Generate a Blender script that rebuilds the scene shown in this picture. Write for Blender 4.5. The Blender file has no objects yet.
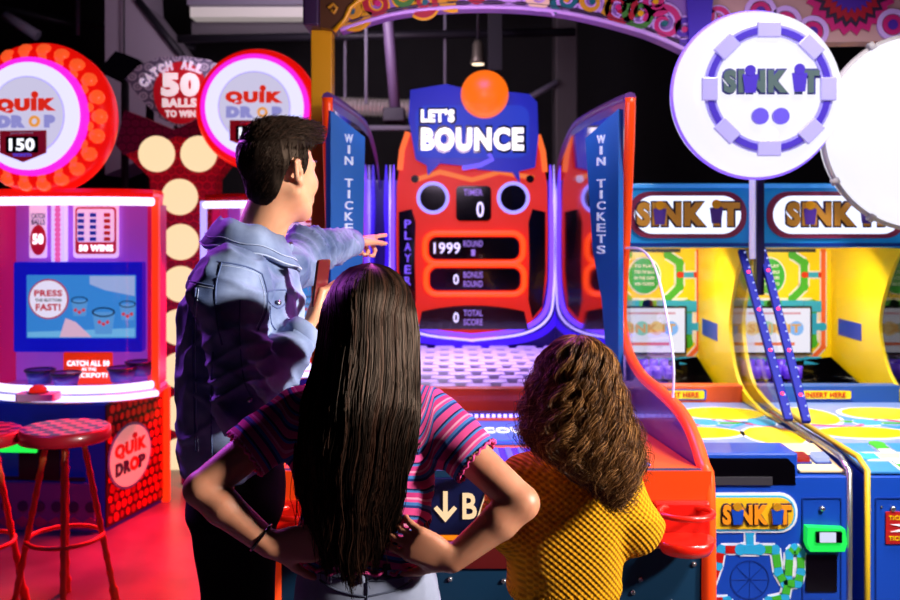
import bpy, bmesh, math, random
import numpy as np
from mathutils import Vector, Matrix, noise
from mathutils.bvhtree import BVHTree
random.seed(7); rng = np.random.default_rng(7)
PI = math.pi
SC = bpy.context.scene
COL = SC.collection
F, HX, HY, CZ = 950.0, 450.0, 225.0, 1.59        # focal length in px, horizon point, eye height

# ------------------------------------------------------------------ camera
cd = bpy.data.cameras.new('camera'); cam = bpy.data.objects.new('camera', cd); COL.objects.link(cam)
cam.location = (0, 0, CZ); cam.rotation_euler = (PI/2, 0, 0)
cd.sensor_width = 36; cd.lens = F/900*36; cd.shift_y = -75/900; cd.clip_start = 0.05
cd.dof.use_dof = True; cd.dof.focus_distance = 2.05; cd.dof.aperture_fstop = 4.5
SC.camera = cam
# ------------------------------------------------------------------ world
w = bpy.data.worlds.new('world'); SC.world = w; w.use_nodes = True
w.node_tree.nodes['Background'].inputs[0].default_value = (0.10, 0.07, 0.16, 1)
w.node_tree.nodes['Background'].inputs[1].default_value = 0.10
SC.view_settings.view_transform = 'Standard'; SC.view_settings.look = 'None'
SC.view_settings.exposure = 0; SC.view_settings.gamma = 1; SC.view_settings.use_curve_mapping = False
# ------------------------------------------------------------------ hall lamps, with unseen coloured and fill lights added
def area(name, loc, target, size, power, color, spread=180, sy=None):
    l = bpy.data.lights.new(name, 'AREA'); l.energy = power; l.color = color; l.size = size
    if sy: l.shape = 'RECTANGLE'; l.size_y = sy
    l.spread = math.radians(spread)
    o = bpy.data.objects.new(name, l); COL.objects.link(o); o.location = loc
    o.rotation_euler = (Vector(target)-Vector(loc)).to_track_quat('-Z', 'Y').to_euler()
    return o
area('ceiling_spotlight', (2.8, 1.2, 2.25), (-0.15, 2.15, 1.35), 0.25, 33, (1.0, 0.93, 0.86), 60)
area('ceiling_downlight', (1.45, 2.6, 3.5), (1.45, 3.6, 0.9), 0.5, 26, (1.0, 0.95, 0.9), 80)
area('red_floor_fill', (-1.15, 5.2, 1.6), (-1.1, 4.5, 0), 0.5, 95, (1.0, 0.005, 0.015), 120)  # unseen light added to throw the cabinets' red onto the floor
area('purple_wash_lamp', (-2.3, 3.7, 2.4), (-1.9, 4.0, 0), 0.6, 7, (0.42, 0.08, 1.0), 150)
area('blue_wash_lamp', (0.12, 5.0, 3.0), (0.12, 5.6, 0.8), 0.6, 11, (0.25, 0.12, 1.0), 120)
area('target_bed_fill', (0.11, 5.3, 1.75), (0.11, 5.2, 0.8), 0.4, 7, (0.85, 0.6, 1.0), 110)  # unseen light added to brighten the target pads
area('toss_front_fill', (1.9, 1.0, 3.0), (1.25, 3.0, 0.55), 0.4, 14, (1.0, 0.97, 0.93), 55)  # added from out of view to light the cup toss fronts
area('magenta_rim_fill', (-1.5, 3.3, 2.3), (-0.5, 2.2, 1.2), 0.4, 12, (0.65, 0.12, 1.0), 90)  # added for the coloured rim that the machines cast on the people
area('console_pink_lamp', (0.12, 3.3, 2.35), (0.1, 2.2, 1.0), 0.5, 11, (0.9, 0.12, 0.8), 120)

area('background_fill', (-1.0, 6.0, 3.0), (-0.6, 9.0, 3.4), 1.0, 32, (0.95, 0.78, 0.9), 150)  # no fixture: added so the ceiling and back wall are less black
area('arch_fill', (0.0, 3.2, 2.2), (0.3, 4.4, 2.7), 0.5, 9, (0.95, 0.7, 1.0), 140)  # added without a fitting, to lift the colours of the arch
area('toss_game_lamp', (0.98, 4.25, 1.47), (1.0, 4.6, 0.9), 0.3, 7, (1.0, 0.92, 0.75), 170)
area('toss_game_lamp', (1.60, 4.25, 1.47), (1.62, 4.6, 0.9), 0.3, 7, (1.0, 0.92, 0.75), 170)

def lin(c):
    if isinstance(c, str):
        c = [int(c[i:i+2], 16)/255 for i in (0, 2, 4)]
    return tuple((x/12.92 if x <= .04045 else ((x+.055)/1.055)**2.4) for x in c[:3])
MATS = {}
def mat(name, col, rough=.5, metal=0, emit=None, es=0, bump=None, coat=0, sss=0, alpha=None, spec=.5):
    if name in MATS: return MATS[name]
    m = bpy.data.materials.new(name); m.use_nodes = True; nt = m.node_tree; b = nt.nodes['Principled BSDF']
    c = lin(col); b.inputs['Base Color'].default_value = (*c, 1)
    b.inputs['Roughness'].default_value = rough; b.inputs['Metallic'].default_value = metal
    b.inputs['Coat Weight'].default_value = coat; b.inputs['Specular IOR Level'].default_value = spec
    if sss: b.inputs['Subsurface Weight'].default_value = sss; b.inputs['Subsurface Scale'].default_value = .01
    if emit is not None:
        b.inputs['Emission Color'].default_value = (*lin(emit), 1); b.inputs['Emission Strength'].default_value = es
    # a faint procedural variation so that no surface is dead flat
    tc = nt.nodes.new('ShaderNodeTexCoord'); n = nt.nodes.new('ShaderNodeTexNoise')
    n.inputs['Scale'].default_value = (bump or (6,))[0]; n.inputs['Detail'].default_value = 4
    nt.links.new(tc.outputs['Object'], n.inputs['Vector'])
    if bump:
        bp = nt.nodes.new('ShaderNodeBump'); bp.inputs['Strength'].default_value = bump[1]; bp.inputs['Distance'].default_value = bump[2]
        nt.links.new(n.outputs['Fac'], bp.inputs['Height']); nt.links.new(bp.outputs['Normal'], b.inputs['Normal'])
    else:
        mr = nt.nodes.new('ShaderNodeMapRange'); mr.inputs[3].default_value = max(0, rough-.06); mr.inputs[4].default_value = min(1, rough+.06)
        nt.links.new(n.outputs['Fac'], mr.inputs[0]); nt.links.new(mr.outputs[0], b.inputs['Roughness'])
    MATS[name] = m
    return m
def glow(name, col, s=1.0):
    return mat(name, [x*.25 for x in ([int(col[i:i+2],16)/255 for i in (0,2,4)])], .4, emit=col, es=s)
def nodes(m): return m.node_tree, m.node_tree.nodes, m.node_tree.links, m.node_tree.nodes['Principled BSDF']
def math_node(nt, op, a, b=None, c=None):
    n = nt.nodes.new('ShaderNodeMath'); n.operation = op
    for i, x in enumerate((a, b, c)):
        if x is None: continue
        if isinstance(x, (int, float)): n.inputs[i].default_value = x
        else: nt.links.new(x, n.inputs[i])
    return n.outputs[0]
def ring_mat(name, base, ring, scale, es=0.0, rough=.4, emitbase=0.0):
    """pattern of small rings printed on a panel"""
    m = mat(name, base, rough); nt, N, L, B = nodes(m)
    tc = N.new('ShaderNodeTexCoord'); sp = N.new('ShaderNodeSeparateXYZ'); L.new(tc.outputs['Object'], sp.inputs[0])
    u = math_node(nt, 'MULTIPLY', math_node(nt, 'ADD', sp.outputs[0], math_node(nt, 'MULTIPLY', sp.outputs[1], .6)), scale)
    v = math_node(nt, 'MULTIPLY', sp.outputs[2], scale*1.15)
    row = math_node(nt, 'FLOOR', v)
    u = math_node(nt, 'ADD', u, math_node(nt, 'MULTIPLY', row, .5))
    fu = math_node(nt, 'SUBTRACT', math_node(nt, 'FRACT', u), .5); fv = math_node(nt, 'SUBTRACT', math_node(nt, 'FRACT', v), .5)
    d = math_node(nt, 'SQRT', math_node(nt, 'ADD', math_node(nt, 'MULTIPLY', fu, fu), math_node(nt, 'MULTIPLY', fv, fv)))
    k = math_node(nt, 'LESS_THAN', math_node(nt, 'ABSOLUTE', math_node(nt, 'SUBTRACT', d, .33)), .08)
    k2 = math_node(nt, 'LESS_THAN', d, .12); k = math_node(nt, 'MAXIMUM', k, k2)
    mx = N.new('ShaderNodeMix'); mx.data_type = 'RGBA'; L.new(k, mx.inputs[0])
    mx.inputs[6].default_value = (*lin(base), 1); mx.inputs[7].default_value = (*lin(ring), 1)
    L.new(mx.outputs[2], B.inputs['Base Color'])
    if es or emitbase:
        L.new(mx.outputs[2], B.inputs['Emission Color']); B.inputs['Emission Strength'].default_value = es
    return m
def glass_mat(name, tint=(1, 1, 1), g=.12, rough=.02):
    if name in MATS: return MATS[name]
    m = bpy.data.materials.new(name); m.use_nodes = True; nt = m.node_tree; nt.nodes.clear()
    o = nt.nodes.new('ShaderNodeOutputMaterial'); t = nt.nodes.new('ShaderNodeBsdfTransparent'); gl = nt.nodes.new('ShaderNodeBsdfGlossy')
    t.inputs[0].default_value = (*tint, 1); gl.inputs['Roughness'].default_value = rough
    lw = nt.nodes.new('ShaderNodeLayerWeight'); lw.inputs[0].default_value = .35
    mr = nt.nodes.new('ShaderNodeMapRange'); mr.inputs[3].default_value = .03; mr.inputs[4].default_value = g*3
    mx = nt.nodes.new('ShaderNodeMixShader')
    nt.links.new(lw.outputs['Facing'], mr.inputs[0]); nt.links.new(mr.outputs[0], mx.inputs[0])
    nt.links.new(t.outputs[0], mx.inputs[1]); nt.links.new(gl.outputs[0], mx.inputs[2]); nt.links.new(mx.outputs[0], o.inputs[0])
    MATS[name] = m; return m

# ------------------------------------------------------------------ objects
ORI = {}
def tag(o, label=None, cat=None, group=None, kind=None):
    if label: o['label'] = label
    if cat: o['category'] = cat
    if group: o['group'] = group
    if kind: o['kind'] = kind
    return o
def thing(name, loc, label, cat, group=None):
    o = bpy.data.objects.new(name, None); COL.objects.link(o); o.location = loc; o.empty_display_size = .1
    ORI[o.name] = Vector(loc)
    return tag(o, label, cat, group)
def copy_tree(o, parent=None):
    c = o.copy(); COL.objects.link(c)
    if parent: c.parent = parent
    for ch in [x for x in o.children]: copy_tree(ch, c)
    return c
def P(px, py, d): return Vector(((px-HX)*d/F, d, CZ-(py-HY)*d/F))
class Frame:
    def __init__(s, o, u=(1, 0, 0), v=(0, 0, 1)):
        s.o = Vector(o); s.u = Vector(u).normalized(); s.v = Vector(v).normalized(); s.n = s.u.cross(s.v)
    def __call__(s, a, b, c=0): return s.o+s.u*a+s.v*b+s.n*c
def arc(cx, cy, r, a0, a1, n, ry=None):
    ry = ry or r
    return [(cx+r*math.cos(math.radians(a0+(a1-a0)*i/n)), cy+ry*math.sin(math.radians(a0+(a1-a0)*i/n))) for i in range(n+1)]
def circ(cx, cy, r, n=40, ry=None): return arc(cx, cy, r, 0, 360*(n-1)/n, n-1, ry)
def rrect(x0, y0, x1, y1, r, n=5):
    r = min(r, (x1-x0)/2-1e-5, (y1-y0)/2-1e-5)
    return arc(x1-r, y1-r, r, 0, 90, n)+arc(x0+r, y1-r, r, 90, 180, n)+arc(x0+r, y0+r, r, 180, 270, n)+arc(x1-r, y0+r, r, 270, 360, n)
def crom(pts, n=8, closed=False):
    pts = [Vector(p) for p in pts]; out = []; N = len(pts)
    rr = range(N if closed else N-1)
    for i in rr:
        g = lambda k: pts[k % N] if closed else pts[min(max(k, 0), N-1)]
        p0, p1, p2, p3 = g(i-1), g(i), g(i+1), g(i+2)
        for j in range(n):
            t = j/n
            out.append(.5*((2*p1)+(p2-p0)*t+(2*p0-5*p1+4*p2-p3)*t*t+(3*p1-p0-3*p2+p3)*t**3))
    if not closed: out.append(pts[-1])
    return out
TXT = {}
def text_mesh(s, off):
    if (s, off) in TXT: return TXT[(s, off)]
    c = bpy.data.curves.new('t', 'FONT'); c.body = s; c.offset = off; c.fill_mode = 'FRONT'; c.size = 1; c.resolution_u = 3; c.space_line = .85; c.align_x = 'CENTER'
    c.space_character = 1+max(0, off)*2.5
    o = bpy.data.objects.new('t', c); COL.objects.link(o)
    bpy.context.view_layer.update()
    me = bpy.data.meshes.new_from_object(o.evaluated_get(bpy.context.evaluated_depsgraph_get()))
    vs = [(v.co.x, v.co.y) for v in me.vertices]; fs = [tuple(p.vertices) for p in me.polygons]
    bpy.data.objects.remove(o); bpy.data.curves.remove(c); bpy.data.meshes.remove(me)
    TXT[(s, off)] = (vs, fs); return vs, fs
class MB:
    def __init__(s): s.v = []; s.f = []; s.mi = []; s.sm = []; s.mats = []; s.att = {}
    def slot(s, m):
        if m not in s.mats: s.mats.append(m)
        return s.mats.index(m)
    def add(s, vs, fs, m, smooth=False):
        b = len(s.v); s.v += [tuple(v) for v in vs]; k = s.slot(m)
        for f in fs: s.f.append([i+b for i in f]); s.mi.append(k); s.sm.append(smooth)
        return s
    def bm(s, bm, m, smooth=False):
        bm.verts.index_update()
        s.add([v.co for v in bm.verts], [[v.index for v in f.verts] for f in bm.faces], m, smooth); bm.free(); return s
    def box(s, x0, x1, y0, y1, z0, z1, m, bev=0, rot=None, fr=None):
        bm = bmesh.new(); bmesh.ops.create_cube(bm, size=1)
        for v in bm.verts: v.co = Vector((x0+(v.co.x+.5)*(x1-x0), y0+(v.co.y+.5)*(y1-y0), z0+(v.co.z+.5)*(z1-z0)))
        if bev: bmesh.ops.bevel(bm, geom=bm.edges[:], offset=bev, segments=2, affect='EDGES', profile=.5)
        if fr:
            for v in bm.verts: v.co = fr(v.co.x, v.co.y, v.co.z)
        return s.bm(bm, m)
    def loft(s, rings, m, closed=True, cap=True, smooth=True):
        n = len(rings[0]); vs = [p for r in rings for p in r]; fs = []
        for i in range(len(rings)-1):
            for j in range(n if closed else n-1):
                a = i*n+j; b = i*n+(j+1) % n; fs.append((a, b, b+n, a+n))
        s.add(vs, fs, m, smooth)
        if cap and closed:
            b = len(s.v)-len(vs); k = s.slot(m)
            s.f.append([b+j for j in range(n)][::-1]); s.mi.append(k); s.sm.append(False)
            s.f.append([b+(len(rings)-1)*n+j for j in range(n)]); s.mi.append(k); s.sm.append(False)
        return s
    def tube(s, path, r, m, n=8, smooth=True, closed=False):
        path = [Vector(p) for p in path]; rings = []; N = len(path)
        up = None
        for i, p in enumerate(path):
            t = (path[(i+1) % N if closed else min(i+1, N-1)]-path[(i-1) % N if closed else max(i-1, 0)])
            t = t.normalized() if t.length > 1e-9 else Vector((0, 0, 1))
            if up is None: up = Vector((0, 0, 1)) if abs(t.z) < .9 else Vector((1, 0, 0))
            a = t.cross(up); a = a.normalized() if a.length > 1e-6 else t.orthogonal().normalized(); b = a.cross(t).normalized(); up = b
            rr = r[i] if isinstance(r, (list, tuple)) else r
            rings.append([p+a*rr*math.cos(2*PI*j/n)+b*rr*math.sin(2*PI*j/n) for j in range(n)])
        if closed: rings.append(rings[0])
        return s.loft(rings, m, True, not closed, smooth)
    def prism(s, pts, fr, c0, c1, m, side=None, smooth=False):
        """outline pts (u,v) in frame fr, extruded along its normal from c0 to c1"""
        n = len(pts); a = [fr(p[0], p[1], c0) for p in pts]; b = [fr(p[0], p[1], c1) for p in pts]
        s.add(a+b, [list(range(n))[::-1], list(range(n, 2*n))], m, False)
        s.add(a+b, [(j, (j+1) % n, (j+1) % n+n, j+n) for j in range(n)], side or m, smooth)
        return s
    def ringp(s, outer, inner, fr, c0, c1, m):
        n = len(outer); R = [[fr(*p, c0) for p in outer], [fr(*p, c1) for p in outer], [fr(*p, c1) for p in inner], [fr(*p, c0) for p in inner], [fr(*p, c0) for p in outer]]
        return s.loft(R, m, True, False, False)
    def disc(s, cx, cy, r, fr, c0, c1, m, n=40, ry=None): return s.prism(circ(cx, cy, r, n, ry), fr, c0, c1, m, smooth=False)
    def sphere(s, c, r, m, seg=16, sc=(1, 1, 1)):
        bm = bmesh.new(); bmesh.ops.create_uvsphere(bm, u_segments=seg, v_segments=max(6, seg//2), radius=r)
        for v in bm.verts: v.co = Vector((v.co.x*sc[0]+c[0], v.co.y*sc[1]+c[1], v.co.z*sc[2]+c[2]))
        return s.bm(bm, m, True)
    def lathe(s, prof, o, axis, m, n=32, smooth=True):
        ax = Vector(axis).normalized(); a = ax.orthogonal().normalized(); b = ax.cross(a)
        R = [[Vector(o)+ax*h+(a*math.cos(2*PI*j/n)+b*math.sin(2*PI*j/n))*max(r, 1e-4) for j in range(n)] for r, h in prof]
        return s.loft(R, m, True, True, smooth)
    def text(s, t, cx, cy, wd, ht, fr, c0, c1, m, off=0.02):
        """lettering fitted in the box wd x ht centred at (cx,cy)"""
        vs, fs = text_mesh(t, off)
        xs = [v[0] for v in vs]; ys = [v[1] for v in vs]; x0, x1, y0, y1 = min(xs), max(xs), min(ys), max(ys)
        kx = wd/(x1-x0); ky = ht/(y1-y0) if ht else kx
        q = [(cx+(x-(x0+x1)/2)*kx, cy+(y-(y0+y1)/2)*ky) for x, y in vs]
        n = len(q); s.add([fr(*p, c1) for p in q], fs, m)
        cnt = {}
        for f in fs:
            for j in range(len(f)):
                e = (f[j], f[(j+1) % len(f)]); cnt[e] = 1
        sd = [e for e in cnt if (e[1], e[0]) not in cnt]
        s.add([fr(*p, c1) for p in q]+[fr(*p, c0) for p in q], [(b, a, a+n, b+n) for a, b in sd], m)
        return s
    def build(s, name, parent=None, label=None, cat=None, group=None, kind=None, loc=None):
        o = ORI[parent.name] if parent else Vector(loc or (0, 0, 0))
        me = bpy.data.meshes.new(name); me.from_pydata([(v[0]-o.x, v[1]-o.y, v[2]-o.z) for v in s.v], [], s.f)
        for m in s.mats: me.materials.append(m)
        me.polygons.foreach_set('material_index', s.mi); me.polygons.foreach_set('use_smooth', s.sm); me.update()
        ob = bpy.data.objects.new(name, me); COL.objects.link(ob)
        if parent: ob.parent = parent
        else: ob.location = o
        ORI[ob.name] = o
        return tag(ob, label, cat, group, kind)
def ribbon(mb, pts, wd, fr, c0, c1, m):
    """flat band of width wd along a 2D path"""
    pts = [Vector(p) for p in pts]; R = []
    n = len(pts)
    for i, p in enumerate(pts):
        t = (pts[min(i+1, n-1)]-pts[max(i-1, 0)]).normalized(); nn = Vector((-t.y, t.x))
        ww = (wd[i] if isinstance(wd, list) else wd)/2
        a, b = p+nn*ww, p-nn*ww
        R.append([fr(a.x, a.y, c0), fr(a.x, a.y, c1), fr(b.x, b.y, c1), fr(b.x, b.y, c0)])
    mb.loft(R, m, True, True, False)
# ================================================================== the hall
fl = mat('floor_resin', '6e6a70', .32, bump=(90, .12, .004))
nt, N, L, B = nodes(fl)
n2 = N.new('ShaderNodeTexNoise'); n2.inputs['Scale'].default_value = 2.2; tc = N.new('ShaderNodeTexCoord'); L.new(tc.outputs['Object'], n2.inputs['Vector'])
cr = N.new('ShaderNodeValToRGB'); L.new(n2.outputs['Fac'], cr.inputs[0]); cr.color_ramp.elements[0].color = (.10, .095, .11, 1); cr.color_ramp.elements[1].color = (.22, .21, .23, 1)
cr.color_ramp.elements[0].position = .35; cr.color_ramp.elements[1].position = .65; L.new(cr.outputs[0], B.inputs['Base Color'])
m = MB(); m.box(-6, 6, -1.5, 11, -.1, 0, fl); m.build('floor', kind='structure')
dark = mat('dark_paint', '14121a', .7); dark2 = mat('dark_steel', '2a2733', .5, .3); greyw = mat('grey_painted_steel', '8d87a0', .55)
m = MB(); m.box(-6, 6, 10.9, 11, 0, 4.6, dark); m.build('wall_back', kind='structure')
m = MB(); m.box(-6.1, -6, -1.5, 11, 0, 4.6, dark); m.build('wall_left', kind='structure')
m = MB(); m.box(6, 6.1, -1.5, 11, 0, 4.6, dark); m.build('wall_right', kind='structure')
m = MB(); m.box(-6, 6, -1.5, 11, 4.6, 4.7, dark); m.build('ceiling', kind='structure')
# pale duct panel hanging at top left
t = thing('ventilation_duct', P(145, 60, 8), 'pale grey sloping ventilation duct hanging from the dark ceiling at the left', 'duct')
m = MB(); fr = Frame((0, 0, 0))
pal = mat('duct_paint', 'a79bb0', .6)
q = lambda px, py, d=8.0: (P(px, py, d).x, P(px, py, d).z)
m.prism([q(105, -70), q(105, 175), q(140, 160), q(190, 140), q(188, 62), q(142, 2), q(138, -70)], Frame((0, 8.0, 0)), -.0, -.6, pal)
m.build('duct_body', t)
m = MB(); m.tube([P(138, 0, 7.95), P(190, 66, 7.95)], .03, dark2); m.tube([P(124, -60, 7.93), P(124, 60, 7.93)], .008, dark2); m.build('hanger_rod', t)
# bright trunking near the ceiling
m = MB(); lit = mat('lit_trunking', 'c9c4c6', .5, emit='fff2ea', es=.25)
m.box(P(190, 0, 8.3).x, P(308, 0, 8.3).x, 8.3, 8.5, P(0, 17, 8.3).z, P(0, 7, 8.3).z, lit)
m.box(P(190, 0, 8.3).x, P(308, 0, 8.3).x, 8.2, 8.6, P(0, 7, 8.3).z, P(0, -6, 8.3).z, greyw)
m.build('strip_light', None, 'long pale strip light under the ceiling above the right red disc sign', 'ceiling light', loc=P(250, 10, 8.3))
m = MB(); m.box(P(190, 0, 8.6).x, P(308, 0, 8.6).x, 8.65, 8.75, P(0, 35, 8.6).z, P(0, 20, 8.6).z, mat('beam_grey', '6b6570', .6))
m.build('ceiling_beam', None, 'grey steel beam crossing behind the yellow post near the ceiling', 'beam', loc=P(250, 27, 8.6))
m = MB(); m.tube([P(178, 39, 8), P(575, 32, 8)], .035, dark2, 10); m.build('ceiling_pipe', None, 'long dark horizontal pipe below the ceiling behind the orange ball', 'pipe', loc=P(370, 36, 8))
t = thing('steel_column', P(567, 100, 8.6), 'grey steel column rising behind the right shoulder of the bounce game', 'column')
m = MB(); m.box(P(555, 0, 8.6).x, P(578, 0, 8.6).x, 8.6, 8.85, 0, 4.6, mat('column_grey', '5f5a60', .6), .02); m.build('shaft', t)
m = MB(); m.tube([P(557, 82, 8.55), P(520, 103, 8.55), P(498, 108, 8.55)], .03, greyw); m.build('brace', t)
for i, (px, lab) in enumerate(((366, 'thin pale hanging rod just right of the yellow post'),)):
    m = MB(); m.tube([P(px, -20, 7.6), P(px, 104, 7.6)], .012, greyw); m.build('hanging_rod', None, lab, 'rod', loc=P(px, 40, 7.6))
m = MB(); m.tube([P(388, 20, 6.8)+Vector((-.1, 0, 1.55)), P(388, 20, 6.8), P(395, 108, 6.8)], .04, mat('mauve_steel', '5d4a6e', .5)); m.box(P(383, 0, 6.8).x, P(405, 0, 6.8).x, 6.75, 6.95, P(0, 122, 6.8).z, P(0, 108, 6.8).z, dark2, .01)
m.build('hanging_bracket', None, 'mauve steel hanger pole left of the bounce sign', 'bracket', loc=P(392, 60, 6.8))
t = thing('foil_duct', P(380, 107, 8.2), 'ribbed silver foil duct left of the bounce sign', 'duct')
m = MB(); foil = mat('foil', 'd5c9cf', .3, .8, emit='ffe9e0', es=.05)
n = 60; a, b = P(336, 106, 8.2), P(452, 110, 8.2); m.tube([a.lerp(b, i/n) for i in range(n+1)], [.085 if i % 2 else .07 for i in range(n+1)], foil, 12, False); m.build('ribbed_sleeve', t)
m = MB(); m.tube([P(340, 128, 8.2), P(450, 128, 8.2)], .025, greyw); [m.tube([P(x_, 128, 8.2), (P(x_, 0, 8.2).x, 8.2, 4.59)], .012, greyw) for x_ in (345, 445)]; m.build('support_rail', t)
# hanging spotlight above the ball
t = thing('track_spotlight', P(478, 55, 7), 'small dark track spotlight hanging above the orange ball', 'spotlight')
m = MB(); m.tube([(P(478, 0, 7).x, 7, 4.59), P(478, 42, 7)], .012, dark2); m.build('stem', t)
m = MB(); m.lathe([(.02, 0), (.04, -.03), (.045, -.13), (.06, -.17), (.05, -.175)], P(478, 40, 7), (0, 0, 1), mat('spot_housing', '6d665f', .4, .6), 16); m.build('housing', t)
m = MB(); m.disc(0, 0, .045, Frame(P(478, 64, 7)+Vector((0, 0, 0)), (1, 0, 0), (0, -1, 0)), 0, .006, glow('warm_bulb', 'ffe2c0', 2)); m.build('lens', t)
m = MB(); m.box(P(488, 0, 7.5).x, P(502, 0, 7.5).x, 7.5, 7.6, P(0, 70, 7.5).z, 4.6, dark2); m.build('roof_post', None, 'dark roof post directly behind the orange ball', 'post', loc=P(495, 0, 7.5))
m = MB()
for i in range(26):
    x = P(290+i*8, 0, 8.9).x; m.box(x, x+.05, 8.2, 9.2, P(0, 3, 8.9).z, P(0, -8, 8.9).z+.02*(i % 2), greyw)
m.build('ceiling_grille', None, 'row of thin grey ceiling slats glimpsed under the carnival arch', 'ceiling grille', loc=P(400, 0, 8.9))
m = MB()
for k in range(3): m.tube([P(60*k-20, 2+12*k, 9), P(60*k+75, 25+12*k, 9)], .03, dark2)
m.tube([P(5, 15, 8.8), P(38, 36, 8.8)], .05, greyw); m.tube([P(78, 0, 8.8), P(78, 35, 8.8)], .02, greyw)
m.build('roof_truss', None, 'dark roof truss bars in the top left corner', 'truss', loc=P(60, 20, 9))

# ================================================================== carnival arch
yel = mat('yellow_gloss', 'e0a50a', .35); purp = mat('arch_purple', '4a1f9a', .4); mag = mat('arch_magenta', 'c01a6e', .4); lil = mat('arch_lilac', 'c79be6', .4)
teal = mat('arch_teal', '12606a', .4); gold = mat('arch_gold', 'c9921c', .4); plum = mat('arch_plum', '2c1038', .5); cream = mat('arch_cream', 'e9c7a8', .45); red = mat('arch_red', 'a3122c', .4); grn = mat('arch_green', '3c7a2c', .45)
t = thing('carnival_arch', (-.57, 4.2, 0), 'painted purple and gold carnival arch on a yellow post spanning the top', 'arch')
AD = 4.2
ax = lambda px: (px-HX)*AD/F
az = lambda py: CZ-(py-HY)*AD/F
m = MB(); m.box(ax(311), ax(332), AD, AD+.1, 0, az(30), yel, .004); m.build('yellow_post', t)
fr = Frame((0, AD, 0))
def sweep(mb, cx, cy, r, a0, turns, wd, mt, c, sgn=1, mt2=None):
    pts = [(cx+r*(1-.8*i/40)*math.cos(a0+sgn*turns*2*PI*i/40), cy+r*(1-.8*i/40)*math.sin(a0+sgn*turns*2*PI*i/40)) for i in range(41)]
    ws = [wd*(1-.55*i/40) for i in range(41)]
    ribbon(mb, pts, [x*1.7 for x in ws], fr, .002, c-.003, lil if mt2 is None else mt2); ribbon(mb, pts, ws, fr, .002, c, mt)
# band outline: lower curve
low = crom([(ax(340), az(30), 0), (ax(400), az(13), 0), (ax(480), az(7), 0), (ax(560), az(12), 0), (ax(640), az(31), 0), (ax(692), az(53), 0)], 8)
m = MB(); ol = [(p.x, p.y) for p in low]
m.prism(ol+[(ax(692), az(-45)), (ax(340), az(-45))], fr, -.12, 0, mat('arch_board', '8a5fb0', .5)); m.build('band_board', t)
m = MB(); cols = [gold, red, grn, mag, purp, mag, teal, mag, teal]
for k, (px, py, r) in enumerate([(352, 12, 17), (378, 4, 15), (402, -4, 15), (425, 3, 13), (450, -6, 14), (478, -5, 13), (508, -8, 13), (540, -4, 13), (566, 0, 15), (592, 2, 17), (618, 8, 17), (640, 14, 18), (664, 24, 19), (684, 30, 14), (655, 2, 13), (630, -6, 12)]):
    c = cols[k % 9] if k > 7 else [gold, red, grn, red, gold, red, lil, cream][k]
    sweep(m, ax(px), az(py), r*AD/F, k*1.3, 1.35, 7*AD/F, c, .012, 1 if k % 2 else -1, yel if k < 5 else lil)
    m.disc(ax(px), az(py), 3*AD/F, fr, .002, .016, [teal, mag, yel][k % 3], 16)
m.build('scroll_carving', t)
m = MB(); m.tube([(p.x, AD-.005, p.y) for p in low], .011, lil, 6); m.tube([(p.x, AD-.005, p.y+.02) for p in low], .008, plum, 6); m.build('edge_trim', t)
# pillar head at the left: dark block with gold curve
m = MB(); m.box(ax(306), ax(322), AD-.1, AD+.12, az(30), az(-60), plum, .01)
m.prism([(ax(322), az(30)), (ax(336), az(32)), (ax(352), az(14)), (ax(362), az(-50)), (ax(322), az(-50))], fr, -.1, .06, mat('bronze', '5a3a1c', .4, .3))
m.tube([P(334, 31, 4.13), P(345, 20, 4.13), P(350, 8, 4.13), P(360, 0, 4.13), P(372, -8, 4.13)], .012, yel, 6)
m.tube([P(328, 8, 4.13), P(333, 4, 4.13), P(337, 8, 4.13), P(334, 13, 4.13), P(331, 10, 4.13)], .008, gold, 6)
m.build('pillar_head', t)
# right hand run with the zigzag sun
m = MB(); m.prism([(ax(692), az(53)), (ax(720), az(40)), (ax(780), az(20)), (ax(826), az(42)), (ax(960), az(40)), (ax(960), az(-50)), (ax(692), az(-50))], fr, -.12, -.002, mat('arch_peach', 'b98a8e', .5)); m.build('right_board', t)
m = MB()
def star(cx, cy, r0, r1, n): return [(cx+(r1 if i % 2 else r0)*math.cos(PI*i/n), cy+(r1 if i % 2 else r0)*math.sin(PI*i/n)) for i in range(2*n)]
for r, c, mt in ((46, .006, mag), (38, .010, plum), (33, .014, red), (24, .018, purp)): m.prism(star(ax(850), az(-10), r*AD/F, (r-6)*AD/F, 22), fr, 0, c, mt)
for px, py in ((760, 12), (785, 22), (812, 32), (892, 25)):
    m.ringp(circ(ax(px), az(py), 16*AD/F, 24), circ(ax(px), az(py), 11*AD/F, 24), fr, 0, .01, lil); m.disc(ax(px), az(py), 10*AD/F, fr, 0, .008, mag, 24); m.disc(ax(px), az(py), 5*AD/F, fr, 0, .012, purp, 20)
for px in (702, 716, 732): sweep(m, ax(px), az(14+(px-700)*.3), 12*AD/F, px, 1.2, 5*AD/F, mag, .012)
m.build('zigzag_sun', t)
m = MB(); m.prism([(ax(684), az(-50)), (ax(716), az(-50)), (ax(706), az(58)), (ax(688), az(58))], fr, -.14, .03, mat('arch_violet', '3a18a8', .4)); m.build('spandrel', t)
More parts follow.
